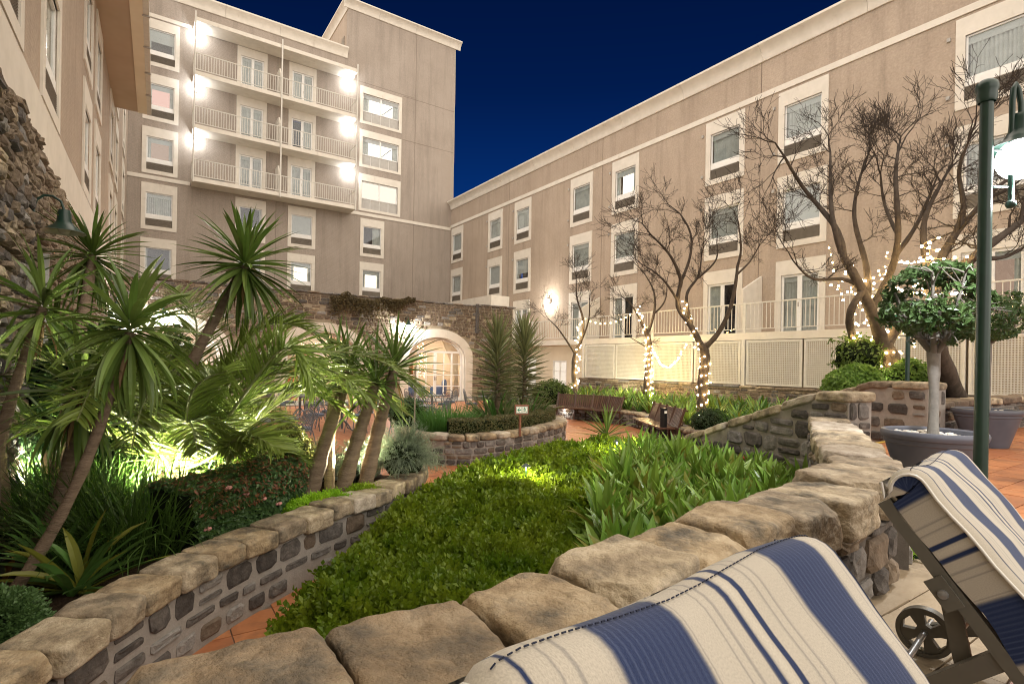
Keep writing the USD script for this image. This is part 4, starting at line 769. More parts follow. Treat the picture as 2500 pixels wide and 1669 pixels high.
def yucca_head(parent, c, n, L, wd, r, axis=(0, 0, 1), emin=-1.0, emax=1.45, bend=0.35, mats=None, stem=0.18, dens=1.0, old=4):
    """a rosette: every leaf its own mesh; young leaves stand up, old ones hang"""
    mats = mats or [W['yucca'], W['yucca'], W['yucca_light']]
    for i in range(n):
        t = i / n; e = emax - (emax - emin) * t ** 0.8 + r.normal(0, 0.15); l = L * (0.75 + 0.25 * math.sin(min(1, t * 2.2 + 0.25) * math.pi / 2)) * r.uniform(0.85, 1.1)
        az = i * 2.39996 + r.normal(0, 0.28); b = np.asarray(c) + np.asarray(axis) * stem * (0.5 - t) + np.array([math.cos(az), math.sin(az), 0]) * 0.02
        m = blades([b], az, e, l, wd * r.uniform(0.85, 1.15), bend * r.uniform(0.3, 1.6) + 0.25 * t, k=6, root=0.55, pk=0.38, fold=0.18, roll=r.normal(0, 0.25))
        part(parent, 'leaf', m, mats[int(r.integers(len(mats)))])
    for i in range(old):
        az = r.uniform(0, 6.28); part(parent, 'dead_leaf', blades([np.asarray(c) - np.asarray(axis) * stem * 0.6], az, -1.0, L * 0.55, wd * 0.7, 0.5, k=5, root=0.6), W['yucca_old'])
def trunk(parent, pts, r0, r1, m=W['trunk_yucca'], k=10, seed=0):
    p = catmull(pts, 9); n = len(p); rad = np.linspace(r0, r1, n) * (1 + 0.07 * np.sin(np.arange(n) * 2.3 + seed) + 0.05 * np.cos(np.arange(n) * 5.1)); rad[0] *= 1.18
    return part(parent, 'trunk', tube(p, rad, k), m, smooth=40)
def d_(x, y, d): return at(x / 0.9396, y / 0.9396, d)
R = np.random.default_rng

# big yuccas of the left bed
def yucca_tree(label, head, base, n, L, wd, seed, mid=None, r0=0.075, r1=0.045, **kw):
    t = thing('yucca_tree', label, 'yucca tree', tuple(base)); o = np.array(base); h = np.asarray(head) - o
    pts = [np.zeros(3), h * 0.5 + (np.asarray(mid) if mid is not None else 0), h]; trunk(t, pts, r0, r1, seed=seed); yucca_head(t, h, n, L, wd, R(seed), **kw); return t
yucca_tree('tall yucca with a big starry head standing highest above the palm', d_(562, 610, 5.6), (0.05, 6.3, 0.40), 130, 0.64, 0.050, 1, mid=(-0.15, 0.2, -0.1), emin=-1.15, bend=0.25)
yucca_tree('dark bushy yucca close to the rough wall under the green lamp', d_(212, 590, 6.2), (-0.62, 5.9, 0.40), 120, 0.64, 0.042, 2, emin=-1.35, bend=0.3, mats=[W['yucca']])
yucca_tree('slim yucca on a leaning trunk at the left edge of the view', d_(100, 705, 4.1), (-0.84, 5.05, 0.38), 52, 0.56, 0.042, 3, mid=(-0.10, 0.05, -0.05), r0=0.042, r1=0.032, emin=-0.9)
yucca_tree('front yucca with broad drooping pale green leaves on a long bent trunk', d_(300, 762, 3.45), (-0.66, 4.28, 0.38), 84, 0.50, 0.050, 4, mid=(0.03, 0.02, -0.14), r0=0.036, r1=0.03, emin=-1.3, bend=0.5, mats=[W['yucca_light'], W['yucca_light'], W['yucca']])
yucca_tree('yucca with a dark head half hidden between the front trunks', d_(182, 905, 3.9), (-0.68, 5.2, 0.38), 66, 0.54, 0.046, 5, mid=(0.05, 0, -0.1), r0=0.048, r1=0.036, emin=-1.2)
yucca_tree('low yucca by the rough wall at the far left edge', d_(-20, 860, 4.6), (-0.86, 5.6, 0.38), 60, 0.72, 0.05, 6, emin=-1.0, mats=[W['yucca']])
yucca_tree('shaded yucca between the rough wall and the palm', d_(120, 800, 6.4), (-0.7, 6.6, 0.40), 80, 0.8, 0.05, 16, emin=-1.3, mats=[W['yucca']])
# four leaning trunks beside the silver shrub
yucca_tree('leaning yucca leftmost of the four trunks by the silver shrub', d_(812, 835, 6.1), (1.38, 5.62, 0.40), 44, 0.62, 0.045, 7, mid=(0.05, 0.05, -0.02), r0=0.095, r1=0.06, m=None, emin=-0.25, emax=1.4, bend=0.2) if False else None
for lb_, hx, hy, hd, bs, n_, s_, mt in (
    ('leaning yucca leftmost of the four trunks by the silver shrub', 800, 855, 6.0, (1.38, 5.62, 0.40), 46, 7, 'trunk_yucca'),
    ('short pale trunked yucca standing behind the leftmost leaning trunk', 770, 850, 6.5, (1.70, 5.95, 0.40), 40, 8, 'trunk_pale'),
    ('thin yucca second from the right of the leaning trunks', 862, 880, 5.95, (1.66, 5.50, 0.40), 40, 9, 'trunk_yucca'),
    ('rightmost leaning yucca whose leaves reach towards the arch', 905, 845, 6.1, (1.95, 5.62, 0.40), 54, 10, 'trunk_yucca')):
    t = thing('leaning_yucca', lb_, 'yucca tree', bs); h = d_(hx, hy, hd) - np.array(bs); trunk(t, [np.zeros(3), h * 0.5 + np.array([-0.03, 0.0, -0.05]), h], 0.09 if mt != 'trunk_pale' else 0.06, 0.052, W[mt], 10, s_)
    yucca_head(t, h, n_, 0.66, 0.042, R(s_), emin=-0.45, emax=1.45, bend=0.22, mats=[W['yucca'], W['yucca'], W['yucca_light']], old=2)

# date palm: arching fronds with two ranks of leaflets
pm = thing('date_palm', 'feathery date palm with arching fronds in the middle of the left bed', 'palm tree', (0.25, 6.3, 0.40)); po_ = np.array([0.25, 6.3, 0.40]); rp_ = R(21)
part(pm, 'trunk', tube([(0, 0, -0.05), (0, 0, 0.16), (0.01, 0.0, 0.34)], [0.17, 0.19, 0.12], 14), W['trunk_yucca'], smooth=40)
def frond(ctrl, L_leaf, r, droop=0.5, n=86, m=None):
    c = catmull(ctrl, 14); part_ = part(pm, 'frond_stem', tube(c, np.linspace(0.021, 0.005, len(c)), 6), W['palm_stem'], smooth=True)
    tt = np.linspace(0.16, 0.99, n); idx = tt * (len(c) - 1); i0 = np.minimum(idx.astype(int), len(c) - 2); P = c[i0] + (c[i0 + 1] - c[i0]) * (idx - i0)[:, None]; D = c[i0 + 1] - c[i0]; D /= np.linalg.norm(D, axis=1, keepdims=True)
    side = np.cross(D, up); side /= np.linalg.norm(side, axis=1, keepdims=True) + 1e-9; ms = []
    for sg in (-1, 1):
        lv = side * sg * 0.75 + D * (0.45 + 0.5 * tt[:, None]) + np.cross(side, D) * r.normal(0.30, 0.16, (n, 1)); lv /= np.linalg.norm(lv, axis=1, keepdims=True)
        l = L_leaf * np.sin(np.clip(tt * 0.86 + 0.1, 0, 1) * np.pi) ** 0.6 * r.uniform(0.85, 1.1, n)
        ms.append(blades(P, np.arctan2(lv[:, 1], lv[:, 0]), np.arcsin(np.clip(lv[:, 2], -1, 1)), l, 0.023, r.uniform(0.1, droop, n), k=4, root=0.7, pk=0.3, fold=0.12, roll=r.normal(0, 0.5, n)))
    part(part_, 'leaflets', cat(ms), m or W['palm'])
o_ = np.array([0, 0, 0.34])
def fp(x, y, d): return d_(x, y, d) - po_
frond([o_, fp(520, 960, 5.0), fp(650, 800, 4.9), fp(722, 905, 4.8)], 0.56, rp_, 0.4, 110); frond([o_, fp(560, 985, 5.4), fp(700, 895, 5.6), fp(850, 918, 5.8)], 0.40, rp_, 0.6, 74)
frond([o_, fp(500, 880, 5.6), fp(620, 745, 5.8), fp(770, 790, 6.0)], 0.48, rp_, 0.5, 76); frond([o_, fp(470, 960, 5.6), fp(560, 830, 6.0), fp(690, 730, 6.5)], 0.5, rp_, 0.4, 70)
frond([o_, fp(380, 960, 5.2), fp(330, 840, 5.2), fp(230, 800, 5.2)], 0.5, rp_, 0.5); frond([o_, fp(430, 900, 5.6), fp(450, 740, 6.0), fp(400, 660, 6.4)], 0.5, rp_, 0.4)
frond([o_, fp(480, 1050, 4.8), fp(560, 1000, 4.5), fp(650, 1040, 4.3)], 0.44, rp_, 0.6); frond([o_, fp(360, 1030, 4.9), fp(270, 960, 4.8), fp(170, 1000, 4.7)], 0.46, rp_, 0.6)
frond([o_, fp(420, 1010, 4.8), fp(440, 900, 4.4), fp(520, 850, 4.1)], 0.46, rp_, 0.5); frond([o_, fp(450, 1000, 5.6), fp(560, 930, 6.2), fp(640, 960, 6.8)], 0.45, rp_, 0.5); frond([o_, fp(340, 960, 5.6), fp(260, 880, 6.0), fp(150, 850, 6.2)], 0.5, rp_, 0.5)
frond([o_, fp(400, 930, 5.5), fp(380, 800, 5.8), fp(300, 720, 6.2)], 0.5, rp_, 0.4); frond([o_, fp(540, 1070, 5.2), fp(620, 1030, 5.3), fp(700, 1060, 5.4)], 0.4, rp_, 0.6)
for k in range(24):
    a = rp_.uniform(0, 6.28); e = rp_.uniform(0.55, 1.45); l = rp_.uniform(1.0, 2.4); h_ = np.array([math.cos(a), math.sin(a), 0]); frond([o_, o_ + h_ * l * 0.35 * math.cos(e) + up * l * 0.45 * math.sin(e), o_ + h_ * l * 0.75 + up * l * 0.6 * math.sin(e), o_ + h_ * l * 1.1 + up * l * (0.62 * math.sin(e) - 0.2)], 0.42, rp_, 0.6, 70)

def grass(name, label, c, n, rad, L, wd, seed, m, cat_='grass clump', e=(0.7, 1.5), bend=(0.3, 1.6), kind=None):
    r = R(seed); t = thing(name, label, cat_, (*c[:2], c[2])); a = r.uniform(0, 6.28, n); q = rad * np.sqrt(r.uniform(0, 1, n)); b = np.column_stack([q * np.cos(a), q * np.sin(a), np.zeros(n)])
    part(t, 'blades', blades(b, a + r.normal(0, 0.8, n), r.uniform(*e, n), L * r.uniform(0.6, 1.15, n), wd, r.uniform(*bend, n), k=6, root=0.8, pk=0.3), m, kind='stuff'); return t
grass('grass_clump', 'tall grassy clump with thin arching blades beside the red tipped hedge', (0.02, 4.95, 0.38), 620, 0.36, 0.80, 0.014, 31, W['grass'])
grass('grass_clump', 'grassy clump lit from below at the foot of the front yucca trunks', (-0.42, 5.5, 0.38), 420, 0.34, 0.75, 0.014, 32, W['grass'])
grass('grass_clump', 'dense grass behind the clump beside the palm base', (-0.45, 6.4, 0.38), 420, 0.45, 0.85, 0.016, 33, W['grass'])
grass('grass_clump', 'bright green grass clump inside the round planter', (5.1, 9.75, 0.45), 700, 0.55, 0.62, 0.014, 34, W['grass_bright'], bend=(0.1, 0.9), e=(0.9, 1.5))
grass('grass_clump', 'strappy grass at the right end of the bench planter', (10.9, 6.9, 0.4), 160, 0.35, 0.75, 0.024, 35, W['grass_bright'])
grass('grass_clump', 'lush undergrowth of strap leaves below the palm fronds', (0.5, 6.5, 0.38), 500, 0.8, 0.7, 0.02, 36, W['grass'])

def strap_plant(name, label, loc, n, L, wd, seed, m, cat_, rz=0.0, group=None, flower=False, e0=(0.55, 1.45), yel=0.0):
    t = thing(name, label, cat_, loc, rz, group); r = R(seed)
    for i in range(n):
        side = 1 if i % 2 else -1; q = i / n; az = (0 if side > 0 else math.pi) + r.normal(0, 0.75); e = e0[1] - (e0[1] - e0[0]) * q + r.normal(0, 0.1)
        mm = W['clivia_yellow'] if r.random() < yel else m
        part(t, 'leaf', blades([[r.normal(0, 0.03), r.normal(0, 0.03), 0]], az, e, L * r.uniform(0.75, 1.12), wd * r.uniform(0.8, 1.15), r.uniform(0.15, 0.85), k=6, root=0.7, pk=0.55, fold=0.2, p=1.8, roll=r.normal(0, 0.3), tipw=0.05), mm)
    if flower:
        part(t, 'flower_stalk', tube([(0, 0, 0), (0.03, 0.02, L * 0.7)], 0.006, 5), W['palm_stem']); part(t, 'berries', cat([ico(0.011, (0.03 + 0.02 * math.cos(a), 0.02 + 0.03 * math.sin(a), L * 0.7 + 0.012 * (k % 2)), 1) for k, a in enumerate(np.arange(0, 6.2, 1.05))]), W['flower_red'], smooth=True)
    return t
strap_plant('clivia', 'big dark clivia with yellow tipped strap leaves at the front of the left bed', (-0.30, 4.28, 0.40), 38, 0.50, 0.058, 41, W['clivia_dark'], 'clivia', e0=(0.1, 1.3), yel=0.25)
strap_plant('clivia', 'smaller dark clivia just behind the yellow tipped one', (-0.42, 4.62, 0.40), 30, 0.50, 0.05, 42, W['clivia_dark'], 'clivia', e0=(0.3, 1.4))

# the clivia bed along the foreground wall
bedpoly = Polygon([(2.6, 2.55), (3.15, 3.3), (4.0, 4.15), (5.4, 5.2), (6.5, 5.9), (7.05, 5.75), (6.3, 3.2), (5.6, 2.85), (4.6, 2.35), (3.4, 1.75), (2.3, 1.55), (1.55, 1.45), (1.9, 1.95)])
protos = [strap_plant('clivia_plant', 'broad leaved clivia growing in the bed along the foreground wall', (0, 0, 0), 18, (0.50, 0.44, 0.54, 0.5, 0.47)[k], 0.080, 50 + k, W['clivia'], 'clivia', group='clivia plants along the foreground wall', flower=(k == 3), yel=0.10, e0=(0.75, 1.5)) for k in range(5)]
spots = []; minx, miny, maxx, maxy = bedpoly.bounds; rs = random.Random(9); tries = 0
while tries < 9000 and len(spots) < 260:
    tries += 1; x, y = rs.uniform(minx, maxx), rs.uniform(miny, maxy)
    if bedpoly.contains(Point(x, y)) and all((x - a) ** 2 + (y - b) ** 2 > 0.155 ** 2 for a, b in spots): spots.append((x, y))
for i, (x, y) in enumerate(spots):
    z, rz, sc = 0.30 + 0.06 * rs.random(), rs.uniform(0, 6.28), rs.uniform(0.82, 1.15); k = 3 if rs.random() < 0.04 else rs.choice([0, 1, 2, 4])
    if i < 5: place(protos[i], (x, y, z), rz, sc)
    else: dup(protos[k], (x, y, z), rz, sc)
# the right hand bed, the same kind of plant behind the benches
protoR = [strap_plant('lily_plant', 'strap leaved lily growing behind the wooden benches', (0, 0, 0), 16, 0.62, 0.055, 60 + k, W['clivia'] if k else W['clivia_dark'], 'lily', group='lilies behind the benches', yel=0.05) for k in range(3)]
spots = []; tries = 0; rb = Polygon([(12.9, 14.8), (13.2, 12.6), (12.8, 11.4), (12.0, 9.8), (11.4, 8.7), (11.8, 6.6), (16.1, 6.5), (16.2, 17.5), (13.6, 17.0)])
while tries < 9000 and len(spots) < 150:
    tries += 1; x, y = rs.uniform(11.2, 16.2), rs.uniform(6.5, 17.5)
    if rb.contains(Point(x, y)) and all((x - a) ** 2 + (y - b) ** 2 > 0.36 ** 2 for a, b in spots): spots.append((x, y))
for i, (x, y) in enumerate(spots):
    rz, sc = rs.uniform(0, 6.28), rs.uniform(0.85, 1.25)
    if i < 3: place(protoR[i], (x, y, 0.38), rz, sc)
    else: dup(protoR[i % 3], (x, y, 0.38), rz, sc)

# ground cover on the near bed
def height(x, y): return 0.30 + 0.16 * meshkit.fbm(np.stack([x * 1.3, y * 1.3, 0 * x], -1), 3, 5) + 0.17 * meshkit.fbm(np.stack([x * 3.3, y * 3.3, 0 * x], -1), 2, 8) + 0.11 * meshkit.fbm(np.stack([x * 9, y * 9, 0 * x], -1), 2, 18) - 0.08
gcp = garden.buffer(0.06).difference(unary_union([bedpoly.buffer(-0.12), LineString(FG1 + FG2).buffer(0.33)]))
from shapely import contains_xy
def scatter(poly, n, r):
    x0, y0, x1, y1 = poly.bounds; P = np.column_stack([r.uniform(x0, x1, n * 3), r.uniform(y0, y1, n * 3)]); return P[contains_xy(poly, P[:, 0], P[:, 1])][:n]
r_ = R(71); Q = scatter(gcp, 400000, r_); keep = r_.random(len(Q)) < np.clip(2.2 / np.hypot(Q[:, 0], Q[:, 1]) ** 1.05, 0.14, 1); Q = Q[keep]
dist = np.array(np.hypot(Q[:, 0], Q[:, 1])); gz = height(Q[:, 0], Q[:, 1]); edge = np.array([garden.exterior.distance(Point(*q)) for q in Q[::1]]) if len(Q) < 60000 else None
if edge is None:
    bl = np.array(garden.exterior.segmentize(0.05).coords); from scipy.spatial import cKDTree; edge = cKDTree(bl).query(Q)[0]
gz = gz * np.clip(0.45 + edge * 2.6, 0.35, 1.0) + r_.uniform(-0.10, 0.025, len(Q)); order = r_.permutation(len(Q))[:40000]; Q, gz, dist = Q[order], gz[order], dist[order]
Pn = np.column_stack([Q, gz]); Nn = np.tile([0.0, 0, 1.0], (len(Q), 1)) + r_.normal(0, 0.45, (len(Q), 3)); sz = np.clip(0.050 + 0.009 * dist, 0.065, 0.115)
g = part('/World', 'ground_cover', sprigs(Pn, Nn, sz, r_, 7, 0.48), W['cover']); tag(g, 'low bright green leafy ground cover filling the near bed', 'ground cover', kind='stuff')
for i, (x, y) in enumerate(((1.35, 4.15), (1.75, 4.65), (1.55, 4.35), (1.0, 3.62), (1.05, 3.7))):
    t = thing('yellow_flower', ['small yellow flower at the edge of the ground cover nearest the silver shrub', 'small yellow flower farthest along the ground cover edge', 'small yellow flower in the middle of the ground cover edge', 'small yellow flower at the near path edge of the ground cover', 'small yellow flower just behind the nearest one'][i], 'flower', (x, y, 0.36))
    part(t, 'petals', blades(np.zeros((6, 3)), np.arange(6) * 1.05, 0.7, 0.05, 0.011, 0.4, k=3), W['flower_yellow'])

# hedges and shrubs
def bush(name, label, cat_, c, rad, n, size, m, seed, amp=0.25, fr=2.0, ratio=0.5, tips=None, twigs=False, spr=False, kindm=None):
    r = R(seed); t = thing(name, label, cat_, (c[0], c[1], c[2] - rad[2] * 0.8)); P, N, core = blob((0, 0, rad[2] * 0.8), rad, n, r, amp, fr, seed)
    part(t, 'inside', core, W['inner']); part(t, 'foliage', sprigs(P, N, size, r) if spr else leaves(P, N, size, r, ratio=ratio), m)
    if tips: k = N[:, 2] > 0.15; sel = np.where(k)[0]; sel = sel[r.random(len(sel)) < tips[1]]; part(t, 'young_leaves', leaves(P[sel] * [1, 1, 1] + N[sel] * 0.02, N[sel] + [0, 0, 0.8], size * 1.05, r, ratio=0.42, spread=0.5), tips[0])
    return t
def hedge(name, label, path, n0, n1, z0, z1, n, size, m, seed, tips=None, amp=0.05):
    r = R(seed); t = thing(name, label, 'hedge'); L = path.L; u = r.uniform(0, L, n); k = r.random(n); nn, zz, N = np.empty(n), np.empty(n), np.zeros((n, 3))
    h, w = z1 - z0, abs(n1 - n0); top = k < w / (w + 2 * h); nn[top] = r.uniform(n0, n1, top.sum()); zz[top] = z1; sd_ = ~top; s_ = r.random(sd_.sum()) < 0.5; nn[sd_] = np.where(s_, n0, n1); zz[sd_] = r.uniform(z0, z1, sd_.sum())
    P, Nr = path.at(u); N[top] = [0, 0, 1]; q = np.where(s_, np.sign(n0 - n1), np.sign(n1 - n0))[:, None] * Nr[sd_]; N[sd_, :2] = q
    Pw = np.column_stack([P + Nr * nn[:, None], zz]); bump = (meshkit.fbm(Pw * 4, 3, seed) - 0.5) * 2 * amp + r.uniform(-0.035, 0.02, n); Pw = Pw + N * bump[:, None]
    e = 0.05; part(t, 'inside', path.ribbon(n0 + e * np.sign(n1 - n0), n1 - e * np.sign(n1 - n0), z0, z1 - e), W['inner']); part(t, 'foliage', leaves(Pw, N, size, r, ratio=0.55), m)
    if tips: kk = np.where((zz > z0 + 0.55 * h) & (r.random(n) < tips[1]))[0]; part(t, 'young_leaves', leaves(Pw[kk] + N[kk] * 0.015, N[kk] + [0, 0, 0.7], size * 1.1, r, ratio=0.45, spread=0.5), tips[0])
    return t
h0 = hedge('red_tipped_hedge', 'clipped dark hedge with red young leaves in the left bed', Path([(0.22, 4.78), (0.70, 5.16), (1.18, 5.58)], step=0.1), -0.30, 0.20, 0.36, 0.88, 20000, 0.042, W['red_hedge'], 81, (W['red_tip'], 0.20), 0.09)
r9 = R(82); 
for i in range(5): part(h0, 'flower', cat([ico(0.014, (0.42 + 0.15 * i + 0.02 * math.cos(a), 4.66 + 0.125 * i + 0.02 * math.sin(a), 0.58 + 0.09 * ((i * 7) % 4)), 1) for a in (0, 1.3, 2.6, 3.9, 5.2)]), W['flower_pink'], smooth=True)
bush('variegated_shrub', 'small yellow variegated shrub behind the red tipped hedge', 'shrub', (1.3, 6.5, 0.75), (0.38, 0.34, 0.36), 3200, 0.05, W['variegated'], 83)
bush('juniper_bush', 'dark feathery juniper at the bottom left corner', 'shrub', (-0.57, 3.62, 0.52), (0.17, 0.2, 0.14), 2600, 0.05, W['juniper'], 84, spr=True)
def plume(name, label, c, rad, n, seed, m):
    r = R(seed); t = thing(name, label, 'shrub', (c[0], c[1], 0.4)); a = r.uniform(0, 6.28, n); e = np.arcsin(r.uniform(0.05, 1, n)); L = rad * r.uniform(0.75, 1.12, n); b = np.zeros((n, 3)); b[:, 2] = c[2] - 0.4; ms = []
    D = np.stack([np.cos(a) * np.cos(e), np.sin(a) * np.cos(e), np.sin(e)], -1); k = 26
    for j in range(k):
        tt = 0.35 + 0.65 * j / k; P = b + D * (L * tt)[:, None] - up * (0.30 * (L * tt ** 2) * np.cos(e))[:, None]; az = a + r.normal(0, 0.9, n) + (1.0 if j % 2 else -1.0) * 0.9
        ms.append(blades(P, az, e - 0.6 + r.normal(0, 0.5, n), 0.075 * (1.15 - 0.6 * tt), 0.009, 0.2, k=1, root=0.8, pk=0.4))
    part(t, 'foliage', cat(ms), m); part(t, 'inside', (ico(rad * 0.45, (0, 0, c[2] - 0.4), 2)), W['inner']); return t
plume('silver_shrub', 'big soft silver green shrub spilling over the wall end', (2.55, 5.95, 0.72), 0.52, 430, 85, W['silver']); plume('silver_shrub', 'silver shrub lit by the hidden lamp behind the leaning trunks', (2.2, 6.45, 0.62), 0.42, 260, 86, W['silver']); plume('silver_shrub', 'smallest silver shrub left of the leaning trunks', (1.75, 6.6, 0.6), 0.38, 220, 87, W['silver'])
bush('edging_plant', 'low green edging plant along the coping below the leaning trunks', 'plant', (1.42, 5.18, 0.46), (0.34, 0.16, 0.13), 1500, 0.05, W['cover'], 88, spr=True); bush('edging_plant', 'low green edging plant nearest the silver shrub', 'plant', (1.9, 5.42, 0.46), (0.25, 0.14, 0.11), 1000, 0.05, W['cover'], 89, spr=True)
ins = Polygon(PC.p).buffer(-0.38); cc = np.array(ins.exterior.coords)
sel = [p for p in cc if (p[1] < 10.4 and p[0] > 4.3) or p[0] > 8.2]
hp = [(4.75, 9.05), (5.15, 8.92), (5.9, 9.02), (6.85, 9.4), (7.6, 9.82), (8.12, 10.35), (8.35, 10.95), (8.2, 11.5)]
hedge('box_hedge', 'low clipped brownish box hedge round the rim of the round planter', Path(hp), -0.2, 0.2, 0.45, 0.80, 16000, 0.036, W['box_hedge'], 90, None, 0.05)
def spiky(label, c, seed, hgt, L, m, dens):
    t = thing('spiky_yucca', label, 'yucca', c); r = R(seed); trunk(t, [(0, 0, 0), (0.02, 0, hgt * 0.5), (0, 0.02, hgt)], 0.06, 0.045, seed=seed); n = dens; q = 0
    for i in range(n):
        z = hgt * (0.30 + 0.70 * i / n); az = i * 2.4; f = i / n; part(t, 'leaf', blades([[0, 0, z]], az, 0.05 + 1.25 * f ** 2.2 + r.normal(0, 0.10), L * (0.85 + 0.15 * f) * r.uniform(0.9, 1.1), 0.058, r.uniform(-0.15, 0.25), k=4, root=0.6, pk=0.35, roll=r.normal(0, 0.3)), m)
    for i in range(110):
        az = r.uniform(0, 6.28); q = 0.40 * r.random(); part(t, 'basal_leaf', blades([[q * math.cos(az), q * math.sin(az), 0]], az + r.normal(0, .4), r.uniform(0.7, 1.4), 0.95 * r.uniform(0.7, 1.1), 0.05, r.uniform(0.2, 1.0), k=5, root=0.7), W['olive'] if i % 3 else W['grass_bright'])
    return t
spiky('tall spiky yucca on the left of the pair in the round planter', (6.55, 10.15, 0.45), 91, 1.95, 0.74, W['olive'], 230); spiky('tall spiky yucca on the right of the pair in the round planter', (7.5, 10.45, 0.45), 92, 2.05, 0.72, W['olive'], 230)
t = thing('small_yucca', 'small single green yucca at the far end of the ground cover', 'yucca', (7.08, 7.22, 0.2)); trunk(t, [(0, 0, 0), (0, 0, 0.15), (0, 0, 0.3)], 0.05, 0.05, W['trunk_pale']); yucca_head(t, (0, 0, 0.36), 46, 0.62, 0.042, R(93), emin=-0.3, emax=1.5, bend=0.2, mats=[W['yucca'], W['yucca_light']], old=0)
bush('bright_shrub', 'rounded bright green shrub beside the big tree with lights', 'shrub', (11.6, 5.0, 1.52), (0.55, 0.5, 0.42), 9000, 0.075, W['shrub'], 94, 0.2); bush('bright_shrub', 'loose bright green shrub behind the sign post', 'shrub', (12.9, 4.5, 1.6), (0.6, 0.5, 0.45), 3500, 0.09, W['shrub'], 95, 0.5); bush('bright_shrub', 'airy green shrub against the lattice above the rounded shrub', 'shrub', (12.6, 5.3, 1.95), (0.7, 0.5, 0.6), 1300, 0.09, W['shrub'], 96, 0.6)
bush('small_bush', 'small twiggy bush at the corner beyond the black bollard', 'shrub', (10.65, 7.55, 0.62), (0.5, 0.4, 0.28), 2600, 0.05, W['dark_leaf'], 97, 0.4); bush('corner_bush', 'small leafy bush by the low glazed door', 'shrub', (12.6, 15.8, 0.75), (0.9, 0.6, 0.5), 2200, 0.09, W['shrub'], 98, 0.5); bush('hanging_bush', 'feathery bush at the left end of the round planter', 'shrub', (4.6, 10.6, 0.75), (0.4, 0.5, 0.35), 2200, 0.05, W['dark_leaf'], 99, 0.4)
r = R(101); n = 3600; u = r.uniform(6.4, 10.2, n); z = 4.5 - np.abs(r.normal(0, 0.45, n)) * np.clip((10.4 - u) / 2, 0.2, 1) + 0.5 * (meshkit.fbm(np.stack([u * 1.7, u * 0, u * 0], -1), 3, 4) - 0.2); pth = part('/World', 'wall_creeper', leaves(np.column_stack([u, 22.9 - r.uniform(0, 0.18, n), z]), np.tile([0, -1.0, 0.4], (n, 1)), 0.10, r), W['creeper']); tag(pth, 'brown creeper trailing along the top of the arched stone wall', 'creeper')
r = R(102); 
for k, (x, y, s_) in enumerate(((-0.62, 7.6, 1.0), (-0.55, 9.0, 1.1), (0.25, 7.9, 0.95))): bush('understorey_shrub', ['dark shrub behind the palm nearest the rough wall', 'dark shrub farthest back along the rough wall', 'dark shrub behind the palm base'][k], 'shrub', (x, y, 1.1), (0.55, 0.6, s_), 3800, 0.12, W['dark_leaf'], 103 + k, 0.5)

# ------------------------------------------------------------------ bare trees with string lights
W['wire'] = mat('light_wire', (0.30, 0.24, 0.13), rough=0.5); W['bulb'] = emis('string_bulb', (1.0, 0.70, 0.30), 75.0)
def grow(p, d, L, rad, depth, r, out, tip=0.0042, upb=0.10, spread=0.65, curl=0.085):
    m = 4; pts = [p]; dd = d
    for k in range(m):
        dd = dd + r.normal(0, curl, 3) + np.array([0, 0, upb * 0.5]); dd /= np.linalg.norm(dd); pts.append(pts[-1] + dd * L / m)
    r1 = max(tip, rad * 0.62); out.append((np.array(pts), np.linspace(rad, r1, m + 1), depth))
    if depth <= 0: return
    kids = 3 if r.random() < 0.55 else 2
    for c in range(kids):
        q = pts[-1] if c < 2 else pts[r.integers(2, m)]; a = r.normal(0, 1, 3); a -= dd * (a @ dd); a /= np.linalg.norm(a); nd = dd * math.cos(spread) + a * math.sin(spread) * r.uniform(0.5, 1.15) + np.array([0, 0, upb]); nd /= np.linalg.norm(nd)
        grow(q, nd, L * r.uniform(0.72, 0.98), r1 * (0.92 if c == 0 else 0.75), depth - 1, r, out, tip, upb, spread, curl)
    # short side twigs
    for c in range(2):
        q = pts[r.integers(1, m + 1)]; a = r.normal(0, 1, 3); a[2] += 0.3; a /= np.linalg.norm(a); out.append((np.array([q, q + a * L * 0.18 + [0, 0, 0.01], q + a * L * 0.5 + r.normal(0, 0.02, 3)]), np.array([0.005, 0.004, 0.003]), -1))
def bare_tree(label, base, limbs, seed, depth=4, L0=0.8, spread=0.62, lean=0.25, upb=0.04):
    """limbs: [(points offset from base, r0, r1, twig origin count)]"""
    t = thing('bare_tree', label, 'tree', base); r = R(seed); out = []
    for i, (pts, r0, r1, tips) in enumerate(limbs):
        p = catmull(pts, 7); part(t, 'trunk' if i == 0 else 'limb', tube(p, np.linspace(r0, r1, len(p)) * (1 + 0.06 * np.sin(np.arange(len(p)) * 1.9 + i)), 9), W['bark'] if i == 0 else W['limb'], smooth=45)
        if tips:
            d = p[-1] - p[-3]; d /= np.linalg.norm(d)
            for q in range(tips):
                a = r.normal(0, 1, 3) * (0.45 if q else 0.1); nd = d + a; nd /= np.linalg.norm(nd); grow(p[-1], nd, L0 * r.uniform(0.8, 1.1), r1 * (0.95 if q == 0 else 0.7), depth, r, out, spread=spread, upb=upb)
            for q in range(tips * 2):
                j = int(len(p) * r.uniform(0.45, 0.9)); a = r.normal(0, 1, 3); a[2] = abs(a[2]); a /= np.linalg.norm(a); grow(p[j], a, L0 * 0.6, r1 * 0.5, depth - 1, r, out, spread=spread, upb=upb)
    br = sorted([q for q in out if q[2] >= 2], key=lambda q: -q[1][0] * len(q[0]))
    for a, b, d in br[:60]: part(t, 'branch', tube(a, b, 5, False), W['twig'], smooth=True)
    part(t, 'twigs', cat([tube(a, b, 4 if d > 0 else 3, False) for a, b, d in br[60:] + [q for q in out if q[2] < 2]]), W['twig'], kind='stuff'); return t
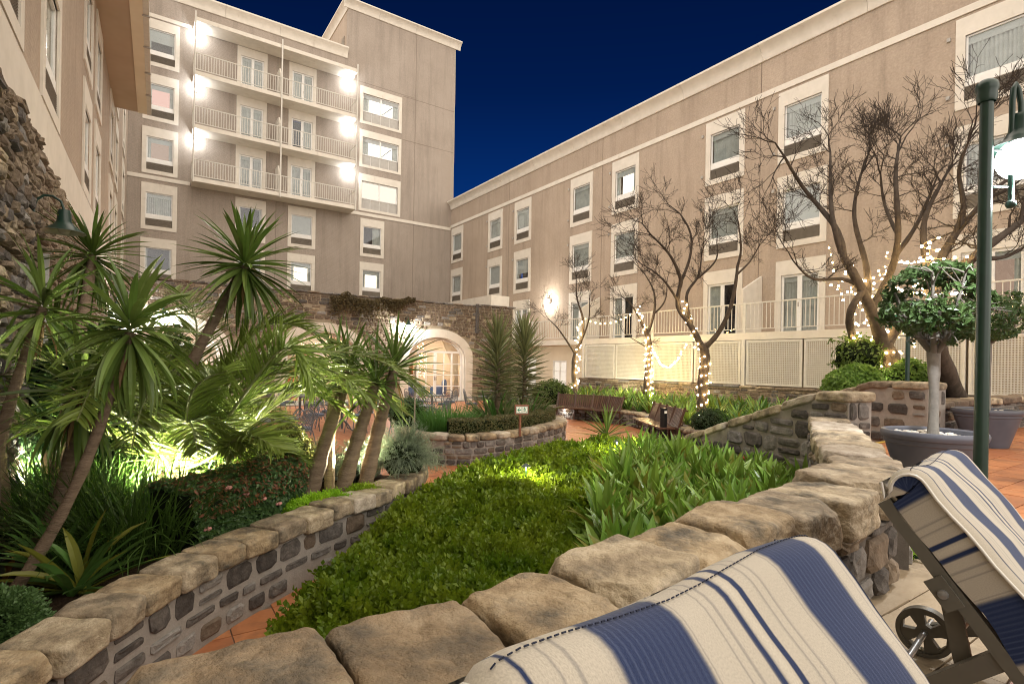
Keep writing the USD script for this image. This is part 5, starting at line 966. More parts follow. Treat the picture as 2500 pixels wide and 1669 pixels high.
def limb(base, pix, d0, jit, r, known):
    """points along the limb, seen at pix (photograph, 2349 wide), wandering in depth about d0"""
    o = []; dep = d0
    if known: dep = min(known, key=lambda k: (k[0] - pix[0][0]) ** 2 + (k[1] - pix[0][1]) ** 2)[2]
    for i, (x, y) in enumerate(pix):
        if i: dep += r.normal(0, jit)
        o.append(d_(x, y, dep) - np.asarray(base)); known.append((x, y, dep))
    return o
def tree_from(label, base, limbs, seed, d0=None, **kw):
    r = R(seed + 500); b = np.asarray(base, float); d0 = d0 or float((b - CAMP) @ fw); L = []; known = []
    for pix, r0, r1, tips in limbs:
        o = limb(b, pix, d0, 0.22 if known else 0.03, r, known)
        if not L: o = [np.zeros(3)] + o
        L.append((o, r0, r1, tips))
    return bare_tree(label, tuple(b), L, seed, **kw)
T1 = (13.9, 15.9, 0.4); T2 = (15.3, 13.6, 0.4); T3 = (11.9, 8.7, 0.4); T4 = (12.35, 5.35, 1.2)
tree_from('small bare tree farthest back at the corner of the gallery', T1, [([(1316, 830), (1332, 785)], 0.10, 0.06, 0), ([(1332, 785), (1338, 735), (1325, 690), (1322, 650)], 0.06, 0.02, 3), ([(1318, 810), (1285, 760), (1262, 735)], 0.04, 0.016, 2), ([(1332, 785), (1350, 735), (1352, 690)], 0.045, 0.016, 2)], 111, L0=0.40, depth=4)
tree_from('bare tree with the most lights wrapped round its trunk behind the first bench', T2, [([(1486, 850), (1490, 790), (1478, 750)], 0.13, 0.08, 0), ([(1484, 770), (1462, 720), (1440, 690)], 0.06, 0.02, 2), ([(1484, 770), (1500, 720), (1500, 670), (1480, 630)], 0.06, 0.02, 3), ([(1490, 800), (1448, 775)], 0.03, 0.012, 1), ([(1500, 720), (1525, 690), (1530, 650)], 0.04, 0.015, 2)], 112, L0=0.42, depth=4)
tree_from('bare tree with a light wrapped trunk and a wide forked crown by the second bench', T3, [([(1612, 880), (1618, 820), (1610, 790)], 0.145, 0.11, 0), ([(1612, 800), (1580, 740), (1555, 700), (1563, 645)], 0.085, 0.05, 0), ([(1563, 645), (1540, 590), (1495, 540)], 0.05, 0.02, 3), ([(1560, 650), (1580, 600), (1585, 540), (1560, 490)], 0.045, 0.018, 3), ([(1590, 755), (1575, 680), (1598, 640), (1608, 600)], 0.05, 0.02, 2), ([(1614, 800), (1650, 760), (1680, 690), (1692, 610)], 0.075, 0.035, 0), ([(1692, 610), (1700, 570), (1695, 520)], 0.035, 0.016, 2), ([(1690, 630), (1720, 600), (1738, 570)], 0.03, 0.014, 2), ([(1555, 690), (1520, 640), (1480, 610)], 0.035, 0.016, 2), ([(1598, 640), (1640, 600), (1645, 565)], 0.03, 0.014, 1)], 113, L0=0.42, depth=4)
tree_from('big many stemmed bare tree hung with string lights beside the sign post', T4, [([(2040, 850), (2028, 790)], 0.23, 0.15, 0), ([(2028, 800), (2005, 730), (1970, 650), (1935, 590)], 0.14, 0.07, 0), ([(1935, 590), (1915, 520), (1850, 440), (1800, 360)], 0.07, 0.025, 3), ([(1930, 580), (1910, 500), (1905, 420), (1905, 350)], 0.06, 0.022, 3), ([(1990, 690), (1985, 600), (1960, 500), (1975, 400)], 0.075, 0.026, 3), ([(2000, 710), (2040, 630), (2060, 540), (2055, 420), (2060, 350)], 0.085, 0.026, 3), ([(2050, 590), (2100, 520), (2140, 430)], 0.055, 0.022, 3), ([(1975, 660), (1930, 640), (1870, 640), (1830, 610)], 0.05, 0.018, 2), ([(2034, 790), (2070, 730), (2095, 690)], 0.12, 0.07, 0), ([(1985, 660), (1950, 720), (1965, 790), (2015, 870)], 0.07, 0.085, 0), ([(2060, 540), (2030, 470), (2020, 400)], 0.04, 0.018, 2)], 114, L0=0.45, depth=4)
T5 = (13.6, 3.9, 1.2)
tree_from('bare tree with dark limbs reaching across behind the lamp post', T5, [([(2150, 800), (2130, 720)], 0.18, 0.12, 0), ([(2130, 720), (2150, 620), (2190, 540), (2250, 470)], 0.11, 0.04, 3), ([(2140, 690), (2200, 620), (2260, 570), (2340, 510)], 0.12, 0.05, 3), ([(2135, 700), (2125, 600), (2120, 510), (2160, 420)], 0.09, 0.03, 3), ([(2190, 540), (2210, 470), (2200, 400), (2220, 330)], 0.06, 0.022, 3), ([(2230, 590), (2300, 590), (2360, 560)], 0.05, 0.02, 2), ([(2250, 470), (2300, 420), (2350, 400)], 0.04, 0.02, 3)], 115, d0=9.9, L0=0.42, depth=4)

def string_lights(label, runs, spacing, seed, R0=0.017):
    t = thing('string_lights', label, 'string lights'); r = R(seed); n = 0; ms = []
    for pts in runs:
        p = np.asarray(pts, float); s = np.concatenate([[0], np.cumsum(np.linalg.norm(np.diff(p, axis=0), axis=1))]); ms.append(tube(p, 0.004, 4, False))
        for u in np.arange(spacing * 0.4, s[-1], spacing * r.uniform(0.92, 1.08)):
            q = np.array([np.interp(u, s, p[:, k]) for k in range(3)]) + r.normal(0, 0.012, 3); part(t, 'bulb', ico(R0 * r.uniform(0.85, 1.6), q, 1), W['bulb'], smooth=True); n += 1
    part(t, 'wire', cat(ms), W['wire']); return t
def wrap(p0, p1, r0, r1, turns, n=None, ph=0.0):
    n = n or int(turns * 14); u = np.linspace(0, 1, n); p = np.asarray(p0)[None] * (1 - u[:, None]) + np.asarray(p1)[None] * u[:, None]; rr = r0 + (r1 - r0) * u; a = ph + u * turns * 2 * np.pi; return p + np.stack([np.cos(a) * rr, np.sin(a) * rr, 0 * a], -1)
def hang(a, b, sag, n=16):
    u = np.linspace(0, 1, n)[:, None]; p = np.asarray(a) * (1 - u) + np.asarray(b) * u; p[:, 2] -= 4 * sag * (u * (1 - u))[:, 0]; return p
dT = lambda b: float((np.asarray(b) - CAMP) @ fw)
d1, d2, d3, d4, d5 = dT(T1), dT(T2), dT(T3), dT(T4), 9.9
string_lights('string of warm lights round the trunk of the farthest small tree', [wrap(d_(1319, 900, d1), d_(1330, 735, d1), 0.13, 0.09, 6)], 0.16, 1, 0.024)
string_lights('dense string of warm lights wound up the tree behind the first bench', [wrap(d_(1487, 930, d2), d_(1488, 790, d2), 0.16, 0.12, 10), wrap(d_(1488, 790, d2), d_(1462, 700, d2), 0.1, 0.07, 4)], 0.15, 2, 0.024)
string_lights('string of warm lights spiralling up the forked tree by the second bench', [wrap(d_(1612, 960, d3), d_(1617, 830, d3), 0.17, 0.15, 6), wrap(d_(1616, 830, d3), d_(1566, 690, d3), 0.12, 0.08, 5, ph=1.0)], 0.17, 3, 0.017)
string_lights('swag of warm lights hanging in front of the lattice between two trees', [hang(d_(1497, 800, d2), d_(1575, 785, d3 + 3.0), 0.72)], 0.16, 4, 0.022)
string_lights('swag of warm lights along the railing left of the wound tree', [hang(d_(1340, 730, d1), d_(1455, 715, d2), 0.30)], 0.2, 5, 0.02)
string_lights('string of warm lights draped all over the big many stemmed tree', [wrap(d_(2034, 880, d4), d_(2030, 800, d4), 0.27, 0.20, 3), wrap(d_(2028, 790, d4), d_(1940, 600, d4), 0.2, 0.1, 5), wrap(d_(1965, 790, d4), d_(1952, 715, d4), 0.12, 0.1, 3), wrap(d_(2075, 760, d4), d_(2090, 850, d4), 0.15, 0.15, 2.5), wrap(d_(1995, 700, d4), d_(2055, 560, d4), 0.12, 0.1, 4), hang(d_(1925, 640, d4 - .2), d_(2060, 600, d4 - .2), 0.2), hang(d_(1880, 640, d4 - .1), d_(2010, 690, d4 - .2), 0.05), hang(d_(1900, 560, d4), d_(1935, 690, d4), 0.02)], 0.165, 6, 0.017)
string_lights('string of warm lights reaching from the big tree across to the lamp post', [hang(d_(2060, 600, d4), d_(2130, 590, d5), 0.06), hang(d_(2030, 650, d4), d_(2240, 665, d5 - 2), 0.14), wrap(d_(2120, 660, d5), d_(2140, 540, d5), 0.15, 0.12, 4), hang(d_(2130, 590, d5), d_(2236, 585, d5 - .5), 0.05), hang(d_(2130, 560, d5), d_(2145, 660, d5 - .2), 0.03)], 0.16, 7, 0.019)

# ================================================================== FURNITURE AND FITTINGS
# ---- lamp post with a hanging lantern
W['lantern_on'] = emis('lantern_glow', (0.95, 0.98, 1.0), 16.0)
t = thing('lamp_post', 'dark green lamp post with a capped top and a bright hanging lantern', 'lamp post', (4.88, 1.27, 0.77))
part(t, 'pole', lathe([(0.0, 0), (0.085, 0), (0.085, 0.08), (0.05, 0.12), (0.042, 0.2), (0.039, 3.02), (0.0, 3.02)], 24), W['green_metal'], smooth=40)
part(t, 'cap', lathe([(0.05, 2.99), (0.055, 3.0), (0.06, 3.03), (0.058, 3.06), (0.066, 3.075), (0.068, 3.10), (0.062, 3.125), (0.04, 3.145), (0.0, 3.15)], 24), W['green_metal'], smooth=40)
ax = rt * 1.0; lx = lambda s, z: tuple(ax * s + up * z)
part(t, 'bracket', cat([tube([lx(0.05, 2.66), lx(0.12, 2.655), lx(0.18, 2.68)], 0.009, 6), tube([lx(0.05, 2.40), lx(0.18, 2.40)], 0.009, 6), tube([lx(0.18, 2.30), lx(0.18, 2.7), lx(0.18, 3.0), lx(0.185, 3.09), lx(0.20, 3.125), lx(0.22, 3.09), lx(0.24, 2.99), lx(0.245, 2.9)], 0.018, 10)]), W['green_metal'], smooth=50)
part(t, 'finial', cat([ico(0.032, lx(0.18, 2.28), 2)]), W['green_metal'], smooth=True)
hd = np.array(lx(0.245, 0)); part(t, 'hood', lathe([(0.0, 2.92), (0.05, 2.915), (0.065, 2.88), (0.07, 2.80), (0.10, 2.74), (0.17, 2.70), (0.185, 2.685), (0.17, 2.69), (0.06, 2.76), (0.0, 2.78)], 28, hd), W['green_metal'], smooth=40)
part(t, 'globe', ico(0.14, hd + [0, 0, 2.60], 3), W['lantern_on'], smooth=True); sphere_light(t, hd + [0, 0, 2.36], 0.05, 48, (0.97, 0.98, 1.0))
# ---- wall lamp on the rough wall
t = thing('wall_lamp', 'unlit dark green swan neck lamp with white lined shade on the rough wall', 'wall lamp', (-1.0, 7.57, 3.2))
part(t, 'arm', tube([(0.03, 0, -0.02), (0.03, 0, 0.22), (0.05, 0, 0.31), (0.11, 0, 0.37), (0.18, 0, 0.375), (0.25, 0, 0.33), (0.275, 0, 0.25)], 0.013, 10), W['green_metal'], smooth=50); part(t, 'wall_plate', bx(-0.02, 0.03, -0.03, 0.03, -0.08, 0.02), W['green_metal'])
W['shade_in'] = mat('shade_white', (0.75, 0.73, 0.68), rough=0.3)
hx = (0.28, 0, 0); part(t, 'shade', lathe([(0.0, 0.245), (0.05, 0.24), (0.062, 0.2), (0.064, 0.12), (0.09, 0.08), (0.16, 0.025), (0.20, 0.002)], 28, hx), W['green_metal'], smooth=40); part(t, 'shade_lining', lathe([(0.199, 0.0), (0.158, 0.02), (0.088, 0.07), (0.0, 0.09)], 28, hx), W['shade_in'], smooth=40); part(t, 'bulb', ico(0.055, (0.28, 0, 0.03), 2), mat('clear_bulb', (0.8, 0.78, 0.72), rough=0.1, trans=0.3), smooth=True)
part('/World', 'wall_pipe', bx(-0.998 + 0.06, -0.94 + 0.06, 7.92, 7.97, 2.0, 3.0), W['trim']); tag('/World/wall_pipe', 'white downpipe on the rough stone wall below the green lamp', 'pipe')
# ---- lamps over the arches, floodlight on the wing
for i, (x, z, l_) in enumerate(((9.83, 3.50, 'lit swan neck lamp on the stone wall beside the right hand arch'), (-0.75, 3.52, 'lit swan neck lamp on the stone wall nearest the rough side wall'), (0.6, 3.38, 'lit lamp on the stone wall just above the far left arch'))):
    t = thing('arch_lamp', l_, 'wall lamp', (x, 23.0, z)); part(t, 'arm', tube([(0, -0.02, 0.1), (0, -0.05, 0.36), (0, -0.2, 0.42), (0, -0.32, 0.34), (0, -0.34, 0.2)], 0.015, 8), W['green_metal'], smooth=50)
    part(t, 'shade', lathe([(0.0, 0.23), (0.06, 0.2), (0.07, 0.1), (0.2, 0.01)], 20, (0, -0.34, 0)), W['green_metal'], smooth=40); part(t, 'bulb', ico(0.085, (0, -0.34, -0.01), 2), W['lamp_on'], smooth=True); sphere_light(t, (0, -0.36, -0.16), 0.06, 70, (1.0, 0.96, 0.88))
t = thing('floodlight', 'bright floodlight on the right hand wing above the railing', 'floodlight', (18.19, 23.05, 5.25)); part(t, 'body', bx(-0.16, 0, -0.12, 0.12, -0.08, 0.1), W['trim']); part(t, 'lens', ico(0.12, (-0.2, 0, 0), 2), W['lamp_on'], smooth=True); sphere_light(t, (-0.42, 0, -0.05), 0.08, 28, (1.0, 0.95, 0.85))
# ---- garden spotlights: the glows at the foot of plants
def spot(label, loc, aim, power, col=(1.0, 0.93, 0.62), cone=55):
    t = thing('garden_spotlight', label, 'spotlight', loc); a = np.asarray(aim, float); a /= np.linalg.norm(a)
    part(t, 'spike', tube([(0, 0, -0.14), (0, 0, 0.02)], [0.006, 0.012], 6), W['black_metal']); part(t, 'housing', cat([tube([(0, 0, 0.02), a * 0.04 + [0, 0, 0.02], a * 0.09 + [0, 0, 0.02]], [0.03, 0.042, 0.045], 12)]), W['black_metal'])
    part(t, 'lens', (lambda v, f: (v + a * 0.094 + [0, 0, 0.02], f))(*ico(0.03, (0, 0, 0), 1)), W['lamp_on'], smooth=True); sphere_light(t, a * 0.17 + [0, 0, 0.02], 0.03, power, col, cone, a)
spot('spotlight at the foot of the rough wall behind the front yucca trunks', (-0.72, 6.9, 0.44), (-0.30, 0.25, 1.0), 150, (1.0, 0.95, 0.74), 80)
spot('spotlight among the grass lighting the palm from below', (0.05, 5.75, 0.46), (0.15, 0.35, 1.0), 110, cone=75)
spot('spotlight lighting the palm from the path side', (0.65, 6.2, 0.48), (-0.25, 0.1, 1.0), 80, cone=75)
spot('spotlight in the undergrowth lighting the palm fronds nearest the hedge', (0.3, 5.55, 0.5), (0.2, 0.6, 1.0), 60, cone=80)
spot('spotlight behind the leaning trunks among the silver shrubs', (2.0, 6.1, 0.46), (-0.12, -0.1, 1.0), 55, cone=80)
spot('spotlight behind the pair of spiky yuccas', (7.05, 10.9, 0.5), (0.0, -0.2, 1.0), 40, cone=80); spot('spotlight against the stone base wall behind the first bench', (15.4, 15.3, 0.5), (0.7, -0.1, 0.7), 26, cone=80); spot('spotlight at the foot of the tree behind the second bench', (14.3, 12.4, 0.5), (0.4, 0.4, 1.0), 30, cone=80); spot('spotlight at the corner bush by the low glazed door', (13.1, 16.2, 0.5), (0.4, 0.4, 0.8), 22, cone=80); spot('spotlight hidden in the bright shrub by the big tree', (12.2, 5.0, 1.3), (0.1, 0.1, 1.0), 35, cone=80)
for nm, x, y, z, pw_ in (('middle', 3.75, 5.15, 0.66, 10.0), ('far', 6.1, 6.0, 0.68, 9.0)):
    t = thing('pagoda_light', f'small green path light glowing over the {nm} of the ground cover', 'path light', (x, y, 0.3)); part(t, 'stem', tube([(0, 0, 0), (0, 0, z - 0.3)], 0.008, 6), W['green_metal']); part(t, 'cap', lathe([(0, z - 0.26), (0.02, z - 0.27), (0.06, z - 0.30), (0.0, z - 0.295)], 14), W['green_metal']); sphere_light(t, (0, 0, z - 0.32), 0.02, pw_, (1.0, 0.92, 0.5))
t = thing('step_light', 'small square lit step light in the far stair wall', 'wall light', (10.16, 4.28, 0.72), rz=0.24); part(t, 'frame', bx(-0.09, -0.05, -0.1, 0.1, -0.06, 0.06), W['trim']); part(t, 'lens', bx(-0.1, -0.091, -0.085, 0.085, -0.045, 0.045), W['lamp_on'])
t = thing('step_light', 'small round lit light in the wall between the round planter and the benches', 'wall light', (11.75, 14.0, 0.3)); part(t, 'lens', ico(0.05, (0, 0, 0), 1), W['lamp_on'], smooth=True); part(t, 'frame', lathe([(0.05, -0.02), (0.075, -0.02), (0.075, 0.02), (0.05, 0.02)], 14), W['trim'])

# ---- benches
W['bench'] = mat('bench_wood', (0.055, 0.024, 0.014), (0.10, 0.045, 0.026), 9, 0.35, 0.2, 40, 0.5, 0.2, stretch=(1, 1, 0.2))
def bench(label, u0, u1):
    t = thing('curved_bench', label, 'bench'); n0 = -0.02
    for k in range(4):
        o = 0.06 + k * 0.11; m = 14; us = np.linspace(u0, u1, m + 1); V = []
        for u in us:
            P, N = PR.at(np.array([u])); N = N[0] * so
            for dn, z in ((o, 0.40), (o + 0.095, 0.40), (o + 0.095, 0.435), (o, 0.435)): V.append([*(P[0] + N * dn), z])
        V = np.array(V); F_ = [[i * 4 + a, i * 4 + (a + 1) % 4, i * 4 + 4 + (a + 1) % 4, i * 4 + 4 + a] for i in range(m) for a in range(4)]; part(t, 'seat_slat', (V, tri(F_ + [[0, 1, 2, 3], [m * 4, m * 4 + 3, m * 4 + 2, m * 4 + 1]])), W['bench'])
    for u in np.arange(u0 + 0.04, u1, 0.075):
        P, N = PR.at(np.array([u])); N = N[0] * so; T_ = np.array([-N[1], N[0]]); q = []
        for s_ in (-0.028, 0.028):
            for dn in (0.0, 0.03):
                for z, b in ((0.44, 0.02), (0.86, -0.14)): q.append([*(P[0] + N * (dn + b) + T_ * s_), z])
        q = np.array(q)[[0, 4, 6, 2, 1, 5, 7, 3]]; part(t, 'back_slat', (q, BF), W['bench'])
    for z, b in ((0.83, -0.15), (0.5, -0.025)):
        us = np.linspace(u0, u1, 15); P, N = PR.at(us); part(t, 'rail', tube(np.column_stack([P + N * so * b, np.full(15, z)]), 0.025, 6), W['bench'])
    for u in np.linspace(u0 + 0.05, u1 - 0.05, 5):
        P, N = PR.at(np.array([u])); N = N[0] * so; part(t, 'support', tube([[*(P[0] + N * 0.04), 0.0], [*(P[0] + N * 0.03), 0.44], [*(P[0] - N * 0.12), 0.9]], 0.03, 6), W['bench'])
    return t
ua = lambda x, y: float(PR.t[np.argmin(np.hypot(PR.p[:, 0] - x, PR.p[:, 1] - y))])
bench('curved dark wood slatted bench farther back against the planter', ua(11.7, 14.4), ua(12.42, 12.0)); bench('curved dark wood slatted bench nearer the black bollard', ua(11.6, 10.15), ua(10.4, 8.15))
t = thing('bollard', 'slim black square bollard light at the edge of the patio', 'bollard', (10.11, 8.44, 0)); part(t, 'post', bx(-0.055, 0.055, -0.055, 0.055, 0, 0.86), W['black_metal']); part(t, 'lens', bx(-0.045, 0.045, -0.06, -0.056, 0.76, 0.82), W['trim']); part(t, 'cap', bx(-0.06, 0.06, -0.06, 0.06, 0.862, 0.89), W['black_metal'])

# ---- exit signs: arrow and running figure
W['sign_white'] = mat('sign_white', (0.78, 0.78, 0.74), rough=0.4); W['sign_green'] = mat('sign_green', (0.0, 0.20, 0.13), rough=0.4); W['sign_wood'] = mat('sign_wood', (0.17, 0.07, 0.045), (0.24, 0.10, 0.065), 8, 0.5)
def exit_sign(t, o, s, rz, wood):
    """faces -y before rz"""
    def P(m): return xf(m, o, rz=rz)
    if wood: part(t, 'board', P(bx(-0.30 * s, 0.30 * s, 0.0, 0.04, -0.21 * s, 0.22 * s)), W['sign_wood'])
    part(t, 'plate', P(bx(-0.25 * s, 0.25 * s, -0.012, -0.002, -0.14 * s, 0.14 * s)), W['sign_white'])
    fl = lambda poly: P((lambda v, f: (np.column_stack([v[:, 0] * s, -0.0125 - v[:, 2], v[:, 1] * s]), f))(*prisms(poly, 0.0, 0.003)))
    part(t, 'border', fl(unary_union([sbox(-0.24, -0.13, -0.005, 0.13).difference(sbox(-0.232, -0.122, -0.013, 0.122)), sbox(0.005, -0.13, 0.24, 0.13).difference(sbox(0.013, -0.122, 0.232, 0.122))])), W['sign_green'])
    part(t, 'arrow', fl(Polygon([(-0.21, 0), (-0.12, 0.085), (-0.085, 0.085), (-0.15, 0.02), (-0.035, 0.02), (-0.035, -0.02), (-0.15, -0.02), (-0.085, -0.085), (-0.12, -0.085)])), W['sign_green'])
    fig = [LineString([(0.115, 0.055), (0.135, -0.015)]).buffer(0.017), LineString([(0.135, -0.015), (0.165, -0.045), (0.20, -0.095)]).buffer(0.011), LineString([(0.135, -0.015), (0.11, -0.055), (0.06, -0.065)]).buffer(0.011), LineString([(0.115, 0.055), (0.075, 0.045), (0.06, 0.01)]).buffer(0.009), LineString([(0.115, 0.055), (0.155, 0.035), (0.175, 0.065)]).buffer(0.009), Point(0.10, 0.092).buffer(0.020)]
    part(t, 'running_figure', fl(unary_union(fig)), W['sign_green'])
o = Path(hp).at(np.array([3.3]))[0][0]
sg = at(1274, 1000, 10.5); t = thing('exit_sign', 'small wooden exit sign with arrow and running figure in the round planter', 'sign', (sg[0], sg[1], 0.45)); part(t, 'stake', bx(-0.02, 0.02, 0.041, 0.07, 0, 0.5), W['sign_wood']); exit_sign(t, (0, 0, sg[2] - 0.45), 0.46, -0.35, True)
sg = at(2208, 771, 9.6); t = thing('exit_sign', 'white exit sign on a green post, half hidden by the clipped potted tree', 'sign', (sg[0] + 0.06, sg[1] - 0.04, 1.0)); part(t, 'post', tube([(0, 0, 0), (0, 0, sg[2] - 0.75)], 0.035, 12), W['green_metal'], smooth=50); exit_sign(t, (-0.18, 0.02, sg[2] - 1.0), 1.05, -0.6, False)

# ---- potted trees
W['pot'] = mat('pot_grey', (0.075, 0.08, 0.10), (0.095, 0.10, 0.122), 5, 0.42, spec=0.4); W['pebble'] = mat('pebble', (0.55, 0.51, 0.44), (0.68, 0.64, 0.57), 8, 0.6, rnd=0.15); W['topiary'] = lmat('topiary_leaf', (0.055, 0.125, 0.035), 0.45, 0.25, 0.35, (0.11, 0.19, 0.06))
def potted(label, plabel, loc, s, th, crown, seed):
    t = thing('plant_pot', plabel, 'plant pot', loc); part(t, 'bowl', lathe([(0, 0.0), (0.24 * s, 0.0), (0.25 * s, 0.03), (0.31 * s, 0.25), (0.355 * s, 0.40), (0.36 * s, 0.43), (0.372 * s, 0.44), (0.375 * s, 0.475), (0.392 * s, 0.485), (0.40 * s, 0.51), (0.402 * s, 0.53), (0.393 * s, 0.55), (0.375 * s, 0.555), (0.36 * s, 0.54), (0.35 * s, 0.46), (0, 0.46)], 48), W['pot'], smooth=35); part(t, 'soil', lathe([(0, 0.475), (0.352 * s, 0.475)], 24), W['soil'])
    r = R(seed); k = 110; a = r.uniform(0, 6.28, k); q = 0.33 * s * np.sqrt(r.uniform(0.02, 1, k))
    for i in range(k):
        v, f = ico(1, (0, 0, 0), 1); v = v * r.uniform(0.7, 1.2, 3) * [0.028, 0.022, 0.017]; part(t, 'pebble', xf((v, f), (q[i] * math.cos(a[i]), q[i] * math.sin(a[i]), 0.485 + r.uniform(0, 0.035)), rz=r.uniform(0, 6)), W['pebble'], smooth=True)
    t = thing('clipped_tree', label, 'tree', (loc[0], loc[1], loc[2] + 0.47)); rad, ch = crown; fork = th
    part(t, 'trunk', tube(catmull([(0, 0, 0), (0.01, 0, fork * 0.5), (0, 0.005, fork)], 6), [0.052, 0.047, 0.043, 0.041, 0.040, 0.040, 0.040, 0.040, 0.042, 0.049, 0.05, 0.052, 0.055][:len(catmull([(0, 0, 0), (0.01, 0, .5), (0, 0, 1)], 6))], 12), W['bark_grey'], smooth=50)
    br = []
    for i in range(9):
        a_ = i * 2.4 + r.normal(0, 0.2); l = r.uniform(0.6, 1.0); e = rad * l * np.array([math.cos(a_), math.sin(a_), 0]); p3 = [np.array([0, 0, fork - 0.03]), np.array([0, 0, fork]) + e * 0.4 + up * ch * 0.25, np.array([0, 0, fork]) + e * 0.8 + up * ch * r.uniform(0.5, 0.9)]; c = catmull(p3, 5); br.append((c, np.linspace(0.03, 0.01, len(c))))
        for j in range(8):
            q0 = c[r.integers(3, len(c))]; a2 = r.normal(0, 1, 3); a2[2] = abs(a2[2]) * 0.6; a2 /= np.linalg.norm(a2); c2 = catmull([q0, q0 + a2 * 0.12 + up * 0.02, q0 + a2 * 0.26 + r.normal(0, .03, 3)], 4); br.append((c2, np.linspace(0.009, 0.003, len(c2))))
    part(t, 'branches', cat([tube(a_, b_, 6, False) for a_, b_ in br]), W['branch_grey'], smooth=True, kind='stuff')
    n = 6500; d = r.normal(0, 1, (n, 3)); d /= np.linalg.norm(d, axis=1, keepdims=True); lump = 0.8 + 0.38 * meshkit.fbm(d * 2.4 + seed, 3, seed); P = d * [rad, rad, ch * 0.52] * (lump * r.uniform(0.55, 1.0, n) ** 0.4)[:, None] + [0, 0, fork + ch * 0.55]; P[:, 2] = np.maximum(P[:, 2], fork + 0.02); gap = meshkit.fbm(P * 4.5 + 3, 3, seed + 2); k2 = gap > 0.495
    part(t, 'crown', leaves(P[k2], d[k2], 0.075, r, 0.1, 0.42), W['topiary']); return t
potted('clipped round headed tree on a pale trunk in the nearer grey pot', 'big grey plant pot with white pebbles nearer the lamp post', (5.98, 1.90, 0.77), 1.0, 0.80, (0.44, 0.78), 121)
potted('clipped dark round headed tree in the farther grey pot', 'big grey plant pot farther away against the low stone wall', (10.3, 2.62, 0.77), 1.05, 1.05, (0.62, 0.75), 122)

# ---- sun loungers
W['frame_grey'] = mat('frame_grey', (0.115, 0.108, 0.088), (0.14, 0.132, 0.108), 12, 0.38, 0.08, 120, 0.5); W['steel'] = mat('steel_rod', (0.42, 0.42, 0.42), rough=0.3, metallic=0.8); W['thread'] = mat('navy_thread', (0.012, 0.016, 0.035), rough=0.8)
def fabric(name, soft=0.0):
    B_, N_, C_, G_ = (0.47, 0.43, 0.36), (0.022, 0.036, 0.095), (0.53, 0.49, 0.41), (0.30, 0.28, 0.25)
    s = []; add = lambda p, c: s.append((p, c))
    def band(a, b):
        add(a - 0.020, B_); add(a - 0.019, G_); add(a - 0.014, B_); add(a - 0.010, G_); add(a - 0.006, (0.12, 0.13, 0.17)); add(a, N_)
        for k in range(11):
            p = a + (b - a) * (k + 0.5) / 11; add(p - 0.003, N_); add(p, (0.055, 0.075, 0.15)); add(p + 0.003, N_)
        add(b, N_); add(b + 0.006, (0.12, 0.13, 0.17)); add(b + 0.010, G_); add(b + 0.014, B_); add(b + 0.019, G_); add(b + 0.020, B_)
    def line(p, w, c=N_): add(p - w - 0.002, B_); add(p - w, c); add(p + w, c); add(p + w + 0.002, B_)
    add(0.0, C_); line(0.03, 0.004); line(0.055, 0.002, G_); band(0.115, 0.275); line(0.36, 0.002, G_); line(0.385, 0.002, G_); line(0.43, 0.007); add(0.45, C_); line(0.475, 0.007); line(0.52, 0.002, G_); line(0.545, 0.002, G_); band(0.63, 0.80); line(0.88, 0.002, G_); line(0.91, 0.002, G_); line(0.955, 0.004); add(1.0, C_)
    n = {'uv': ('uvmap', dict(attribute='st')), 'sp': ('separate_xyz', {}), 'r': ('rgb_ramp', dict(ramp=s)), 'm': ('mapping', dict(scale=(330, 330, 1))), 'nz': ('noise_texture', dict(scale=1.0, detail=3.0)), 'mr': ('map_range', dict(from_min=0.25, from_max=0.75, to_min=0.85, to_max=1.12)), 'c': ('combine_xyz', {}), 'mu': ('mix', dict(mix_type='multiply', fac=1.0)), 'b': ('bump', dict(strength=0.25, distance=0.003)), 'p': ('principled_bsdf', dict(roughness=0.9, specular_ior_level=0.1, sheen_weight=0.15))}
    l = [('uv.UV', 'sp.vector'), ('sp.x', 'r.fac'), ('uv.UV', 'm.vector'), ('m.vector', 'nz.vector'), ('nz.fac', 'mr.value'), ('mr.result', 'c.x'), ('mr.result', 'c.y'), ('mr.result', 'c.z'), ('r.color', 'mu.color1'), ('c.vector', 'mu.color2'), ('mu.color', 'p.base_color'), ('nz.fac', 'b.height'), ('b.normal', 'p.normal')]
    return usdkit.material(stage, '/World/Looks/' + name, n, l, surface='p.BSDF')
W['stripe'] = fabric('striped_cloth')
